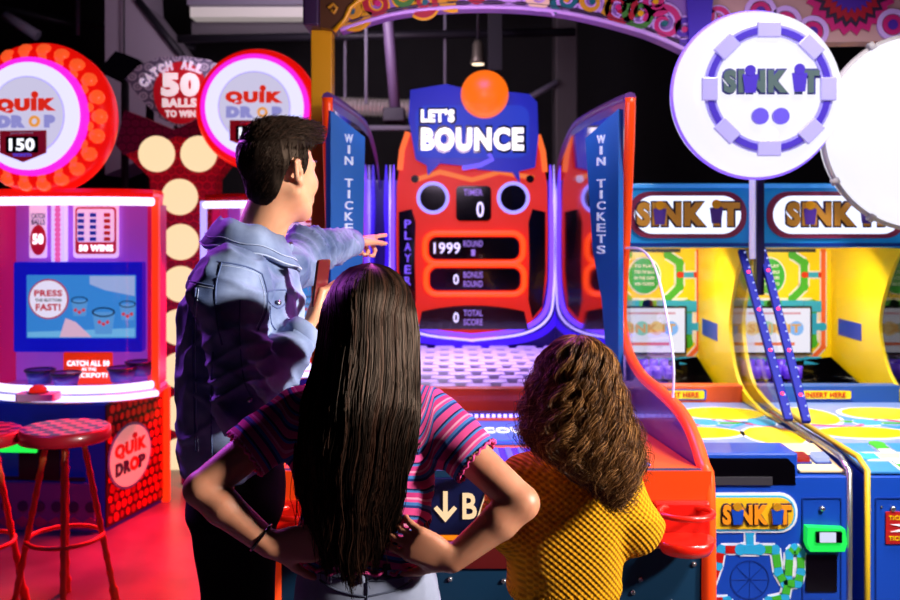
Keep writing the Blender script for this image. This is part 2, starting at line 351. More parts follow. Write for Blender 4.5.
# ================================================================== bounce game
org = mat('orange_red', 'e8400c', .35, coat=.3); blu = mat('cabinet_blue', '123a8c', .4, coat=.2); tealb = mat('cabinet_teal', '0b3f5c', .4, coat=.2); navy = mat('navy', '0a1440', .35)
blk = mat('black_gloss', '040306', .12, coat=.5); redp = mat('red_plastic', 'c8150a', .3, coat=.4); white = mat('white_plastic', 'e8e4ee', .4)
orgt = mat('orange_trim', 'f04a10', .35, emit='ff3a08', es=.25); scr = mat('screw_steel', 'b8b8c0', .25, .9)
ledp = glow('purple_led', '6a3cff', 2.2); ledl = glow('lilac_led', 'b9a4ff', 2.0); ledo = glow('orange_led', 'ff4a12', 1.6)
XL, XR, YF, YB = -.447, .665, 2.5, 6.0
t = thing('bounce_game', ((XL+XR)/2, 4.2, 0), 'large orange and blue ball bounce arcade game with glowing character backboard', 'arcade machine')
BG = t
mir = mat('mirror_wall', '9a86c8', .05, 1.0)
dpur = mat('deep_purple_panel', '2a1282', .3, coat=.3)
def side(x0, x1, name, lab=None):
    prof = [(2.5, 0), (6.25, 0), (6.25, 1.6), (6.0, 1.84), (5.7, 2.02), (5.2, 2.12), (4.6, 2.12), (3.9, 2.09), (3.58, 2.07), (3.6, 1.9), (3.68, 1.55), (3.74, 1.35), (3.75, 1.2), (3.6, 1.1), (3.35, 1.055), (3.05, 1.05), (2.75, 1.03), (2.56, .95), (2.5, .83)]
    f2 = Frame((0, 0, 0), (0, 1, 0), (0, 0, 1))
    m = MB(); m.prism(prof, f2, x0, x1, dpur); 
    inner = x1 if x0 < 0 else x0; sg = 1 if x0 < 0 else -1
    o = m.build(name, t)
    m = MB(); ip = [(y+.0, z) for y, z in prof]
    m.prism([(3.9, .86), (3.9, 1.35), (3.78, 1.6), (3.66, 2.03), (4.6, 2.07), (5.2, 2.07), (5.7, 1.96), (5.98, 1.8), (5.98, .8)], f2, inner, inner+sg*.003, mir); m.build('mirror_lining', o)
    m = MB(); xc = (x0+x1)/2
    path = [(xc, y, z) for y, z in (prof[8:]+[(2.5, 0.02)])]; m.tube(crom(path, 4), .020, orgt, 8); m.build('edge_molding', o)
    m = MB(); path = [(xc, y, z) for y, z in prof[2:9]]; m.tube(crom(path, 4), .022, mat('purple_molding', '5d3a86', .4), 8); m.build('top_molding', o)
side(XL-.03, XL, 'side_panel'); side(XR, XR+.03, 'side_panel')
# wings with WIN TICKETS
wingb = mat('wing_blue', '1a62b8', .4, emit='0a4aa8', es=.12)
def wing(sg, x_out, x_in, ztxt):
    fr = Frame((x_out, 3.56 if sg > 0 else 3.72, 0), (x_in-x_out, .12, 0) if sg > 0 else (x_in-x_out, -.12, 0))
    w_ = math.hypot(x_in-x_out, .12)+.004
    if sg > 0: pts = [(0, 2.02), (w_, 1.93), (w_*.93, 1.45), (w_*.7, 1.2), (w_*.35, 1.05), (0, 1.0)]
    else:      pts = [(0, 1.93), (w_, 2.03), (w_, 1.0), (w_*.80, 1.02), (w_*.62, 1.12), (w_*.5, 1.3), (w_*.22, 1.5)]
    m = MB(); m.prism(pts, fr, -.03, 0, wingb); o = m.build('wing_board', BG)
    m = MB(); cx = w_*.5; 
    z = 1.92
    for ch in 'WIN TICKETS':
        if ch != ' ': m.text(ch, cx, z, .040 if ch != 'I' else .010, .032, fr, .001, .006, mat('wing_lettering', 'd8dcf0', .4, emit='c8d8ff', es=.35), .01)
        z -= .0425
    m.build('lettering', o)
wing(1, XL, XL+.115, 0)
wing(-1, XR-.135, XR-.03, 0)
# clear guard on the right edge
m = MB(); f2 = Frame((0, 0, 0), (0, 1, 0), (0, 0, 1))
m.prism([(3.72, 1.5), (3.76, 1.2), (3.6, 1.1), (3.3, 1.06), (2.9, 1.04), (2.9, 1.2), (3.1, 1.42), (3.35, 1.5)], f2, XR+.012, XR+.018, glass_mat('clear_acrylic', (.97, .97, 1), .06)); gd = m.build('clear_guard', BG)
m = MB(); m.tube(crom([(XR+.015, 3.7, 1.5), (XR+.015, 3.35, 1.5), (XR+.015, 3.1, 1.42), (XR+.015, 2.9, 1.2), (XR+.015, 2.9, 1.05)], 6), .004, mat('acrylic_edge', 'c8c8e0', .2, emit='b0a8ff', es=.3)); m.build('guard_edge', gd)
# backboard
bx = lambda px: (px-HX)*YB/F
bz = lambda py: CZ-(py-HY)*YB/F
fr = Frame((0, YB, 0))
faceo = mat('backlit_orange', 'd03008', .4, emit='ff2a04', es=.5)
half = [(0, 128), (30, 128), (58, 130), (66, 138), (71, 158), (75, 185), (76, 230), (75, 280), (70, 310), (52, 330), (0, 342)]
ol = [(bx(472+a), bz(b)) for a, b in half]+[(bx(472-a), bz(b)) for a, b in half[::-1][1:-1]]
m = MB(); m.prism(ol, fr, -.25, 0, faceo); m.box(XL, XR, 6.02, 6.2, 0, bz(180), dpur); hb = m.build('backboard', t)
# hot upper shoulders and brow: brighter board glow laid on as emissive bands
m = MB()
hot = glow('shoulder_glow', 'ff6a1a', 1.1)
ribbon(m, [(bx(408), bz(132)), (bx(402), bz(150)), (bx(400), bz(170))], .035, fr, 0, .006, hot); ribbon(m, [(bx(538), bz(135)), (bx(543), bz(152)), (bx(545), bz(172))], .035, fr, 0, .006, hot)
ribbon(m, [(bx(412), bz(181)), (bx(440), bz(172)), (bx(472), bz(180)), (bx(500), bz(172)), (bx(534), bz(178))], .03, fr, 0, .006, glow('brow_glow', 'ff7a28', .9))
m.build('shoulder_glow_bands', hb, kind='stuff')
for sx in (-1, 1):
    m = MB()
    for off, wd, mt in ((0, .028, ledp), (6, .012, ledl), (13, .04, mat('violet_glow_panel', '3a18c8', .3, emit='3a10e0', es=.9))):
        pts = [(bx(472+sx*(78+off*.6)), bz(165)), (bx(472+sx*(79+off*.5)), bz(200)), (bx(472+sx*(79.5+off*.3)), bz(250)), (bx(472+sx*(78+off*.6)), bz(290)), (bx(472+sx*(70+off*1.0)), bz(316+off*.3)), (bx(472+sx*(45+off)), bz(330+off*.6)), (bx(472), bz(336+off*.7))]
        pp = crom([(a, b, 0) for a, b in pts], 6); ribbon(m, [(p.x, p.y) for p in pp], [wd*min(1, .15+i_/9) for i_ in range(len(pp))], fr, .0, .02-.0005*off, mt)
    m.build('neon_outline', hb)
m = MB()   # black cheek panels
for sx in (-1, 1):
    pts = [(bx(472+sx*a), bz(b)) for a, b in ((73, 212), (60, 209), (56, 222), (57, 260), (56, 300), (60, 318), (70, 306), (73, 270))]
    m.prism(pts, fr, 0, .03, blk)
    ck_ = m.build('cheek_panel', hb); m = MB()
    if sx < 0: ck = ck_
m = MB(); z = 224
for ch in 'PLAYER 1':
    if ch != ' ': m.text(ch, bx(408), bz(z), .04 if ch != '1' else .02, .052, fr, .031, .034, glow('violet_text', '7a55ff', 1.3), .01)
    z += 11.3
m.build('lettering', ck)
for ex in (433, 513):
    m = MB()
    m.disc(bx(ex), bz(198), .082, fr, 0, .03, blk, 32)
    pth = [fr(bx(ex)+.092*math.cos(a), bz(198)+.092*math.sin(a), .03) for a in np.linspace(0, 2*PI, 37)[:-1]]
    m.tube(pth, .011, glow('eye_ring', '9a90ff', 1.6), 8, closed=True); m.build('ring_light', hb)
for hx_ in (415, 530): m = MB(); m.disc(bx(hx_), bz(179), .025, fr, 0, .01, blk, 20); m.build('vent_hole', hb)
seg = glow('display_digits', 'd8c8ff', 1.8); segl = glow('display_caption', 'a078e8', 1.0)
def display(name, x0, x1, y0, y1, r, num, nx, nh, cap, cxx, arcb=0, ring=False):
    m = MB(); 
    if arcb:
        top = [(bx(x0+(x1-x0)*i/12), bz(y0+arcb*(abs(i-6)/6)**2)) for i in range(13)]
        pts = top+[(bx(x1+4), bz(y1)), (bx(x0-4), bz(y1))][0:2]
    else: pts = rrect(bx(x0), bz(y1), bx(x1), bz(y0), r)
    m.prism(pts, fr, 0, .035, blk)
    if ring:
        rp = rrect(bx(x0-4), bz(y1+4), bx(x1+4), bz(y0-4), r+.02, 6)
        m.tube([fr(*p, .02) for p in rp], .017, ledo, 8, closed=True)
    o = m.build(name, hb)
    m = MB()
    m.text(num, bx(nx), bz((y0+y1)/2+ (6 if name == 'timer_display' else 0)), .034*len(num)+ .03*(len(num) > 1)+.012*(name == 'timer_display'), nh*1.15, fr, .036, .04, seg, .01)
    for k, c in enumerate(cap): m.text(c, bx(cxx), bz((y0+y1)/2+(k-len(cap)/2+.5)*9-(11 if name == 'timer_display' else 0)), min(.12, .024*len(c)), .04, fr, .036, .039, segl, .015)
    m.build('digits', o)
display('timer_display', 456, 491, 186, 221, .03, '0', 480, .085, ['TIMER'], 473)
display('round_display', 429, 519, 237, 259, .05, '1999', 447, .06, ['ROUND', '1'], 473, 0, True)
display('bonus_display', 430, 520, 268, 290, .05, '0', 456, .055, ['BONUS', 'ROUND'], 473, 0, True)
display('score_display', 422, 524, 305, 329, .05, '0', 456, .055, ['TOTAL', 'SCORE'], 473, 6)
# speech bubble
fb = Frame((0, YB-.06, 0))
bub = mat('bubble_blue', '0a2a9a', .35, emit='0420a8', es=.4)
pts = [(411, 92), (446, 86), (462, 90), (500, 93), (528, 96), (536, 104), (537, 140), (534, 168), (518, 172), (519, 183), (512, 173), (478, 170), (470, 167), (440, 164), (428, 176), (427, 166), (416, 160), (409, 120)]
m = MB(); m.prism([(bx(a), bz(b)) for a, b in pts], fb, -.08, .03, bub); bb = m.build('speech_bubble', hb)
m = MB(); hal = glow('bubble_halo', '0a3ad0', .8)
m.prism(rrect(bx(416), bz(159), bx(528), bz(107), .07), fb, .03, .034, hal)  # soft glow around the letters, drawn as a brighter emissive plate
ribbon(m, [(bx(462), bz(169)), (bx(480), bz(166)), (bx(492), bz(160)), (bx(488), bz(155))], .03, fb, .03, .036, glow('bubble_swoosh', '6a5aff', 1.1)); m.build('halo', bb)
m = MB(); wl = glow('white_letters', 'fff4ff', 1.8)
m.text("LET'S", bx(438), bz(117.5), 37*YB/F, 17*YB/F, fb, .034, .040, blk, .11); m.text("LET'S", bx(438), bz(117.5), 33*YB/F, 13*YB/F, fb, .041, .046, wl, .055)
m.text('BOUNCE', bx(472), bz(140.5), 106*YB/F, 28*YB/F, fb, .034, .040, blk, .11); m.text('BOUNCE', bx(472), bz(140.5), 101*YB/F, 23*YB/F, fb, .041, .046, wl, .055)
m.build('lettering', bb)
m = MB(); m.sphere((bx(484), YB-.12, bz(97)), .148, glow('orange_ball', 'ff7010', 1.05), 40); m.build('orange_ball', hb)
# target bed
m = MB(); lav = mat('lavender_pad', 'efe2ff', .35)
m.box(XL+.004, XR-.004, 4.46, 6.0, .70, .80, blk)
rows = 13
for r in range(rows):
    y0 = 4.47+r*.117; off = (r % 2)*.085
    for c in range(-1, 8):
        x0 = XL+.01+c*.17+off; x1 = x0+.125
        x0 = max(x0, XL+.01); x1 = min(x1, XR-.01)
        if x1-x0 > .03: m.box(x0, x1, y0, y0+.080, .80, .835, lav, .012)
m.build('target_bed', t)
m = MB(); m.box(XL+.004, XR-.004, 4.40, 4.455, .70, .835, org, .01); m.box(XL+.004, XR-.004, 3.6, 4.40, .66, .70, org); m.build('riser', t)
m = MB(); m.box(XL+.02, XR-.02, 4.15, 4.2, .70, .768, dpur)
for i in range(44): m.box(XL+.03+i*.025, XL+.045+i*.025, 4.135, 4.15, .740, .764, glow('led_strip', '9a8cff', 4))
[m.box(XL+.03+i*.025, XL+.045+i*.025, 4.2, 4.205, .740, .764, glow('led_strip', '9a8cff', 4)) for i in range(44)]; m.build('led_strip', t, kind='stuff')
# deck and front
m = MB(); ys = [(2.5, .945), (3.6, .86), (3.6, .4), (2.5, .4)]
m.prism(ys, f2, XL+.003, XR-.003, mat('deck_orange', 'f2660c', .35, coat=.3)); dk = m.build('control_deck', t)
dsl = Vector((0, 1.1, -.085)).normalized(); frd = Frame((.12, 2.5, .947), (1, 0, 0), dsl)
m = MB(); m.prism(rrect(-.30, .42, .30, .95, .12), frd, 0, .006, mat('deck_blue', '2858c8', .3, emit='1a50e0', es=.25)); m.prism(rrect(-.27, .46, .27, .90, .1), frd, .006, .008, mat('deck_blue2', '3a7ae0', .3, emit='2a70ff', es=.3))
m.text('POINT COUNT', 0, .68, .42, .12, frd, .008, .011, wl, .02); m.build('deck_plaque', dk)
m = MB(); m.box(-.36, .36, .04, .30, 0, .01, mat('blue_lens', '2a3ad8', .2, emit='2a3aff', es=.6), .004, fr=frd)
for i in range(18): m.box(-.33+i*.037, -.315+i*.037, .07, .27, .01, .016, glow('lens_rib', '7a7cff', .9), fr=frd)
m.build('light_lens', dk)
m = MB(); m.box(XR-.12-.2, XR-.127, .04, .9, 0, .008, mat('deck_side_blue', '1a30a8', .3), .004, fr=Frame((0, 2.5, .947), (1, 0, 0), dsl)); m.build('side_tray', dk)
ff = Frame((0, YF, 0))
m = MB(); m.box(XL+.003, XR-.003, 2.5, 2.6, .0, .40, navy); m.box(XL+.003, XR-.003, 2.495, 2.52, .03, .945, mat('front_teal', '0d3350', .4)); fp = m.build('front_panel', t)
m = MB()
for sx in (-1, 1):
    cx = .12; a = lambda v: cx+sx*v
    m.prism([(a(.22), .945), (a(.565), .945), (a(.565), .865), (a(.36), .845), (a(.30), .79), (a(.22), .79)], ff, .005, .012, org)
m.prism([(-.16, .78), (.40, .78), (.36, .69), (-.12, .69)], ff, .005, .012, mat('maroon', '5c1010', .4)); m.build('orange_facing', fp)
m = MB(); m.prism(rrect(-.085, .782, .325, .928, .02), ff, .005, .02, navy); sg = m.build('ball_sign', fp)
m = MB(); m.prism(rrect(-.09, .768, .33, .778, .004), ff, .005, .024, mat('amber_trim', 'ff9a10', .3, emit='ff8a10', es=.8)); m.build('sign_trim', sg)
m = MB(); cw = glow('cream_letters', 'ffd9a8', 1.0)
m.text('BALL', .115, .857, .165, .068, ff, .02, .024, cw, .02)
for ax_ in (-.012, .25):
    m.prism([(ax_-.006, .895), (ax_+.006, .895), (ax_+.006, .84), (ax_+.022, .857), (ax_+.03, .85), (ax_, .815), (ax_-.03, .85), (ax_-.022, .857), (ax_-.006, .84)], ff, .02, .024, cw)
m.build('lettering', sg)
for (sxx, szz) in ((-.30, .62), (-.05, .62), (.0, .66), (.14, .655), (.24, .64), (.50, .66), (.48, .625), (.58, .60), (.41, .62), (.64, .70)):
    m = MB(); m.lathe([(.007, 0), (.007, .003), (.004, .006)], (sxx, YF-.005, szz), (0, -1, 0), scr, 12); m.build('screw', fp)
m = MB()
for x0, x1 in ((-.42, .08), (.16, .66)):
    for z0, z1 in ((.08, .585),): m.ringp(rrect(x0, z0, x1, z1, .01), rrect(x0+.006, z0+.006, x1-.006, z1-.006, .008), ff, .005, .009, mat('seam_dark', '04101c', .5))
m.build('access_door', fp)
def cup_holder(x):
    m = MB(); n = 28
    ringc = (x, YF-.075, .855)
    m.tube([(x+.068*math.cos(a), YF-.072+.058*math.sin(a), .855) for a in np.linspace(0, 2*PI, n+1)[:-1]], .008, mat('cup_red', 'd81808', .3, coat=.5, emit='ff2008', es=.12), 8, closed=True)
    m.box(x-.075, x+.075, YF-.03, YF-.006, .745, .87, redp, .008)
    R = []
    for zz, r in ((.755, .062), (.77, .07), (.79, .073)): R.append([(x+r*math.cos(a), YF-.072+r*.85*math.sin(a), zz) for a in np.linspace(0, 2*PI, n+1)[:-1]])
    m.loft(R, mat('cup_red', 'd81808'), True, True); m.build('cup_holder', BG)
cup_holder(XR-.062); cup_holder(XL+.062)
# ================================================================== sink game units
skb = mat('unit_blue', '1244b0', .35, coat=.3); skd = mat('unit_blue_dark', '0c2f86', .35); sky = mat('unit_yellow', 'f5d400', .4, coat=.2); skg = mat('unit_green', '3fae2a', .45); skt = mat('unit_turquoise', '2aa6d8', .35)
sil = mat('silver_edge', 'c8c8d0', .25, .9); gld = mat('gold_letter', 'c98a1c', .3, .3, emit='e09a20', es=.12); brn = mat('letter_outline', '241440', .4)
def pipes(mb, path, r, m1, m2, fr, c=.0):
    """segments of alternating colour with collars, a flat picture of pipework"""
    for i in range(len(path)-1):
        a, b = Vector(path[i]), Vector(path[i+1]); 
        ribbon(mb, [tuple(a), tuple(b)], r*3.1, fr, c, c+.002, white); ribbon(mb, [tuple(a), tuple(b)], r*2, fr, c+.002, c+.004, m1)
        mid = a.lerp(b, .5); d = (b-a).normalized(); Ls = (b-a).length*.28
        ribbon(mb, [tuple(mid-d*Ls), tuple(mid+d*Ls)], r*2, fr, c+.004, c+.005, m2)
    for p in path: mb.disc(p[0], p[1], r*1.25, fr, c+.002, c+.0045, m1, 12)
def logo(mb, cx, cy, wd, ht, fr, c, body, outl, off=.04):
    mb.text('SINK IT', cx, cy, wd*1.03, ht*1.14, fr, c, c+.004, outl, off*2.2); mb.text('SINK IT', cx, cy, wd, ht, fr, c+.005, c+.010, body, off)
def cups(mb, cx, cy, s, fr, c, m_):
    mb.prism([(cx-s*.5, cy+s*.6), (cx+s*.5, cy+s*.6), (cx+s*.35, cy-s*.6), (cx-s*.35, cy-s*.6)], fr, c, c+.004, m_); mb.disc(cx, cy+s*.85, s*.35, fr, c, c+.005, m_ if 'ring' in m_.name else gld, 14)
def sink_unit(X0, X1, lab, variant):
    cx = (X0+X1)/2; t = thing('cup_toss_game', (cx, 3.9, 0), lab, 'arcade machine')
    f2 = Frame((0, 0, 0), (0, 1, 0), (0, 0, 1)); ff = Frame((0, 3.0, 0))
    # cabinet body
    m = MB(); m.prism([(3.0, 0), (4.85, 0), (4.85, .83), (3.28, .83), (3.0, .80)], f2, X0, X1, skb); body = m.build('cabinet', t)
    # playfield art
    fp = Frame((cx, 3.3, .832), (1, 0, 0), (0, 1, 0)); hw = (X1-X0)/2
    m = MB(); m.box(X0+.01, X1-.01, 3.28, 4.05, .83, .834, mat('field_white', '8096d0', .3)); 
    for (u, v, a, b, mt) in ((-.1, .15, .16, .09, sky), (.17, .1, .10, .14, sky), (-.17, .45, .10, .16, sky), (.1, .5, .16, .12, sky), (-.02, .33, .05, .05, skt), (.2, .33, .05, .07, skt)):
        m.prism(circ(u*hw/.27, v+.0, a*1.14, 30, b*1.12), fp, .002, .004, white); m.prism(circ(u*hw/.27, v, a, 30, b), fp, .004, .006, mt)
    for k, mt in enumerate((mat('pink_line', 'e0508a', .4), skg, skt)): ribbon(m, [(-hw+.02, .3+.05*k), (-.1, .25+.1*k), (.05, .4-.08*k), (hw-.02, .2+.12*k)], .018, fp, .002, .005, mt)
    m.build('playfield', t)
    # riser with small sign
    col = mat('riser_orange', 'd8501c', .4) if variant == 0 else mat('riser_blue', '1c4f9c', .4)
    fr = Frame((0, 4.05, 0)); m = MB(); m.box(X0+.01, X1-.01, 4.05, 4.12, .83, .905, col, .004); rs = m.build('riser', t)
    m = MB(); m.prism(rrect(cx-.14, .845, cx+.10, .89, .01), fr, 0, .006, skb); m.prism(rrect(cx-.13, .85, cx+.09, .885, .008), fr, .006, .009, sky)
    m.text('INSERT HERE', cx-.02, .868, .17, .022, fr, .009, .012, redp, .03); m.build('small_sign', rs)
    # back panel
    YK = 4.77; fk = Frame((0, YK, 0)); m = MB(); m.box(X0, X1, YK, YK+.08, .83, 1.76, sky); bp = m.build('back_panel', t)
    m = MB(); pr = .022
    for sx in (-1, 1):
        pipes(m, [(cx+sx*.10, 1.44), (cx+sx*.16, 1.40), (cx+sx*.16, 1.28), (cx+sx*.10, 1.22)], pr*.8, skg, skg, fk, .0)
        pipes(m, [(cx+sx*.20, 1.00+.0), (cx+sx*.20, 1.19), (cx, 1.19)], pr, skg, skt, fk, .001)
        pipes(m, [(cx+sx*.16, 1.34), (cx+sx*.25, 1.34)], pr*.6, redp, skt, fk, .002)
        pipes(m, [(cx+sx*.20, 1.08), (cx+sx*.25, 1.08)], pr*.8, skt, skt, fk, .003)
        pipes(m, [(cx+sx*.255, 1.46), (cx+sx*.255, .98), (cx+sx*.18, .90)], pr*.5, mat('pipe_orange', 'e0602a', .4), mat('pipe_orange', 'e0602a'), fk, .002)
        pipes(m, [(cx+sx*.20, .90), (cx, .90)], pr*1.1, skg, skt, fk, .001)
        m.box(cx+sx*.20-.045, cx+sx*.20+.045, YK-.012, YK-.006, 1.155, 1.21, skt, .004); m.box(cx+sx*.20-.045, cx+sx*.20+.045, YK-.012, YK-.006, .89, .93, skt, .004)
    m.build('pipe_artwork', bp)
    m = MB(); m.prism(circ(cx-.02, 1.335, .085, 28, .095), fk, .004, .012, white); m.prism(circ(cx-.02, 1.335, .078, 28, .088), fk, .012, .016, mat('green_disc', '1e9a20', .4, emit='10a018', es=.2))
    for k, s_ in enumerate(('TO PLAY', 'TOSS THE BALLS', 'IN THE CUPS', 'WIN TICKETS')): m.text(s_, cx-.02, 1.385-.03*k, .10, .016, fk, .016, .018, white, .02)
    m.build('rules_disc', bp)
    m = MB(); m.box(cx-.19, cx+.19, YK-.03, YK-.004, .945, 1.185, blk, .004); mo = m.build('monitor', bp)
    fm = Frame((0, YK-.032, 0)); m = MB(); sw = glow('screen_white', 'f2f0ff', .9)
    m.box(cx-.178, cx+.178, YK-.034, YK-.031, .955, 1.175, sw); so = m.build('screen', mo)
    m = MB()
    for k, c_ in enumerate(('ffd890', '90d8c0', 'ffd890', '88c0ff')): m.disc(cx-.11+k*.073, 1.075, .036, fm, .003, .005, glow('scr'+c_, c_, .85), 20)
    m.text('SINK IT', cx, 1.075, .26, .045, fm, .006, .008, glow('screen_logo', 'f0b060', .8), .04); m.box(cx-.1, cx+.1, YK-.037, YK-.035, .99, 1.005, glow('screen_bar', 'ff7a50', .8)); m.box(cx-.13, cx+.13, YK-.037, YK-.035, 1.145, 1.155, glow('screen_bar2', 'e8a0b0', .8)); m.build('screen_graphics', so)
    # black funnel and purple fringe
    m = MB(); m.add([(X0+.02, YK-.005, .835), (X1-.02, YK-.005, .835), (X1-.06, 4.2, .835), (X0+.06, 4.2, .835), (cx+.03, YK-.005, .90), (X1-.025, YK-.02, .93), (X0+.025, YK-.02, .93)], [(0, 1, 2, 3), (1, 5, 2), (0, 3, 6), (4, 5, 1, 0, 6)], blk); m.build('ball_funnel', t)
    m = MB(); vi = mat('violet_cup', '5a3ad0', .25, emit='5a28e0', es=.45)
    for r in range(2):
        for k in range(7): m.lathe([(.018, .85-.0), (.022, .93-.02*r)], (cx-.24+k*.05, YK-.10-.09*r, 0), (0, 0, 1), vi, 12)
    m.build('target_cups', t)
    # inner side walls with wavy front edge
    wv = crom([(4.0, 1.50, 0), (4.09, 1.43, 0), (4.20, 1.27, 0), (4.24, 1.14, 0), (4.19, 1.0, 0), (4.08, .90, 0), (3.85, .85, 0), (3.6, .84, 0)], 6)
    pts = [(YK, .84), (YK, 1.75), (4.31, 1.75), (4.31, 1.49), (4.0, 1.49)]+[(p.x, p.y) for p in wv]
    for k, (xa, xb) in enumerate(((X0, X0+.015), (X1-.015, X1))):
        m = MB(); m.prism(pts, f2, xa, xb, sky); sw_ = m.build('side_wall', t)
        m = MB(); m.prism([(p.x, p.y) for p in wv]+[(3.6, .87), (3.75, .95), (3.85, 1.2), (3.95, 1.45)], f2, (xa+xb)/2-.002, (xa+xb)/2+.002, glass_mat('clear_acrylic')); m.build('clear_panel', sw_)
    m = MB(); m.prism([(4.42, 1.05), (4.68, 1.05), (4.68, 1.13), (4.42, 1.13)], f2, X1-.018, X1-.015, mat('blue_plate', '1a2fc0', .3)); m.build('blue_plate', t)
    # hood panel under the marquee
    m = MB(); m.add([(X0+.02, 4.74, 1.47), (X1-.015, 4.74, 1.47), (X1-.015, 4.05, 1.505), (X0+.02, 4.05, 1.505)], [(0, 1, 2, 3)], mat('hood_cream', 'c8b870', .5)); m.box(X0+.02, X1-.12, 4.70, 4.74, 1.455, 1.475, dark2); m.build('hood', t)
    # marquee
    fm = Frame((0, 3.98, 0)); m = MB(); m.box(X0-.005, X1+.005, 3.98, 4.3, 1.495, 1.765, mat('marquee_blue', '1a7ab8', .35, emit='1080d0', es=.25), .01); mq = m.build('marquee', t)
    m = MB(); m.box(X0, X1, 3.972, 3.98, 1.50, 1.515, skd); m.box(X0, X1, 3.972, 3.98, 1.745, 1.76, mat('marquee_lightblue', '4aa0e0', .3, emit='3a90ff', es=.3))
    m.prism(rrect(X0+.02, 1.535, X1-.02, 1.73, .09, 8), fm, .0, .01, mat('pipe_maroon', '6a1c3c', .4, emit='6a1c3c', es=.2)); m.prism(rrect(X0+.045, 1.553, X1-.045, 1.712, .08, 8), fm, .01, .014, glow('marquee_white', 'dfe4ff', 1.4))
    m.build('pipe_frame', mq)
    m = MB(); logo(m, cx, 1.635, .43, .10, fm, .016, mat('marquee_letter', '9a6a28', .4, emit='a87020', es=.35), brn, .06)
    cups(m, cx-.12, 1.625, .055, fm, .028, mat('cup_violet', '4a2a90', .4)); cups(m, cx+.115, 1.63, .055, fm, .028, mat('cup_violet', '4a2a90'))
    m.build('lettering', mq)
    # front: opening, panels
    m = MB(); m.box(X0, X1, 2.985, 3.005, .0, .80, skb, .004); fp_ = m.build('front_panel', t)
    # rails
    for k, x in enumerate((X0+.006, X1-.006)):
        m = MB(); m.tube([(x, 2.985, .02), (x, 2.985, .82), (x, 3.05, .845), (x, 3.7, .86)], .010, sil if k else mat('yellow_edge', 'd8b020', .35), 8); m.build('edge_rail', t)
    ft = Frame((cx, 2.985, .805), (1, 0, 0), Vector((0, .29, .035)).normalized()); fd = Frame((0, 2.985, 0))
    if variant == 0:
        m = MB(); m.box(X0+.005, X1-.165, 2.99, 3.14, .80, .872, skb, .006); m.build('opening_housing', fp_); m = MB(); m.prism([(X0+.02, .775), (X1-.175, .775), (X1-.178, .835), (X1-.20, .858), (X0+.02, .858)], fd, 0, .004, blk); m.box(X0+.1, X1-.25, 2.975, 2.983, .775, .80, mat('opening_lip', '302c34', .5)); m.build('ball_opening', fp_)
        m = MB(); m.prism([(cx-.0, .0+.27), (cx+.265-cx+cx, .27), (cx+.265, .01), (cx+.03, .01)] if False else [(.11, .27), (.255, .27), (.255, .02), (.115, .02), (.105, .10)], ft, .0, .006, mat('panel_cream', 'f0d8a0', .4)); cp = m.build('button_panel', t)
        for bxx, mt, nm in ((.148, glow('red_button', 'e01808', .6), 'button'), (.212, glow('blue_white_button', 'b8c8ff', .9), 'button')):
            m = MB(); m.prism(rrect(bxx-.028, .075, bxx+.028, .15, .008), ft, .006, .010, skd); m.prism(rrect(bxx-.023, .083, bxx+.023, .142, .008), ft, .010, .024, mt); m.build(nm, cp)
        m = MB(); m.prism(rrect(X0-.1+.12, .640-.015, X1-.17, .760-.010-.0, .055), fd, .0, .006, white); m.prism(rrect(X0+.03, .632, X1-.178, .742, .05), fd, .006, .009, skt); 
        m.prism(rrect(X0+.035, .638, X1-.184, .736, .045), fd, .009, .012, mat('plaque_yellow', 'f0b81c', .35)); pq = m.build('name_plaque', fp_)
        m = MB(); c0 = .958; logo(m, c0, .685, .215, .062, fd, .012, mat('plaque_letter', 'f0901c', .3), brn, .05); cups(m, c0-.062, .68, .038, fd, .024, skb); cups(m, c0+.062, .68, .038, fd, .024, skb); m.build('lettering', pq)
        m = MB(); r = .012; k = .941; g = skg; rd = redp
        pipes(m, [(k, .625), (k, .575)], r, skt, skt, fd); pipes(m, [(k-.03, .572), (k+.03, .572)], r*1.2, skt, skt, fd, .002)
        pipes(m, [(k-.03, .572), (k-.09, .572), (k-.10, .52), (k-.12, .465), (k-.14, .465)], r, skt, rd, fd); pipes(m, [(k+.03, .572), (k+.08, .572), (k+.09, .50), (k+.11, .465), (k+.15, .465), (k+.16, .50), (k+.16, .56), (k+.14, .575), (k+.125, .56), (k+.12, .47), (k+.11, .42), (k+.06, .41), (k+.045, .37), (k+.06, .33), (k+.13, .33)], r, skt, g, fd)
        pipes(m, [(k-.14, .41), (k-.07, .41), (k-.055, .37), (k-.07, .33), (k-.14, .33)], r, skt, rd, fd); pipes(m, [(k-.055, .365), (k-.0, .365), (k+.045, .365)], r*1.1, skt, skt, fd, .002); pipes(m, [(k, .365), (k, .30)], r, rd, skt, fd)
        m.ringp(circ(k, .475, .062, 28), circ(k, .475, .058, 28), fd, 0, .002, skd)
        for a in range(8): ribbon(m, [(k, .475), (k+.058*math.cos(a*PI/4), .475+.058*math.sin(a*PI/4))], .002, fd, 0, .0015, skd)
        m.build('pipe_artwork', fp_)
        x0, x1 = X1-.155, X1-.03
        m = MB(); m.ringp(rrect(x0, .40, x1, .735, .006), rrect(x0+.004, .404, x1-.004, .731, .005), fd, 0, .004, skd); m.ringp(rrect(x0, .06, x1, .36, .006), rrect(x0+.004, .064, x1-.004, .356, .005), fd, 0, .004, skd); m.prism(rrect(x0+.012, .525-.085, x1-.016, .525+.03, .004), fd, 0, .006, blk)
        dr = m.build('coin_door', fp_)
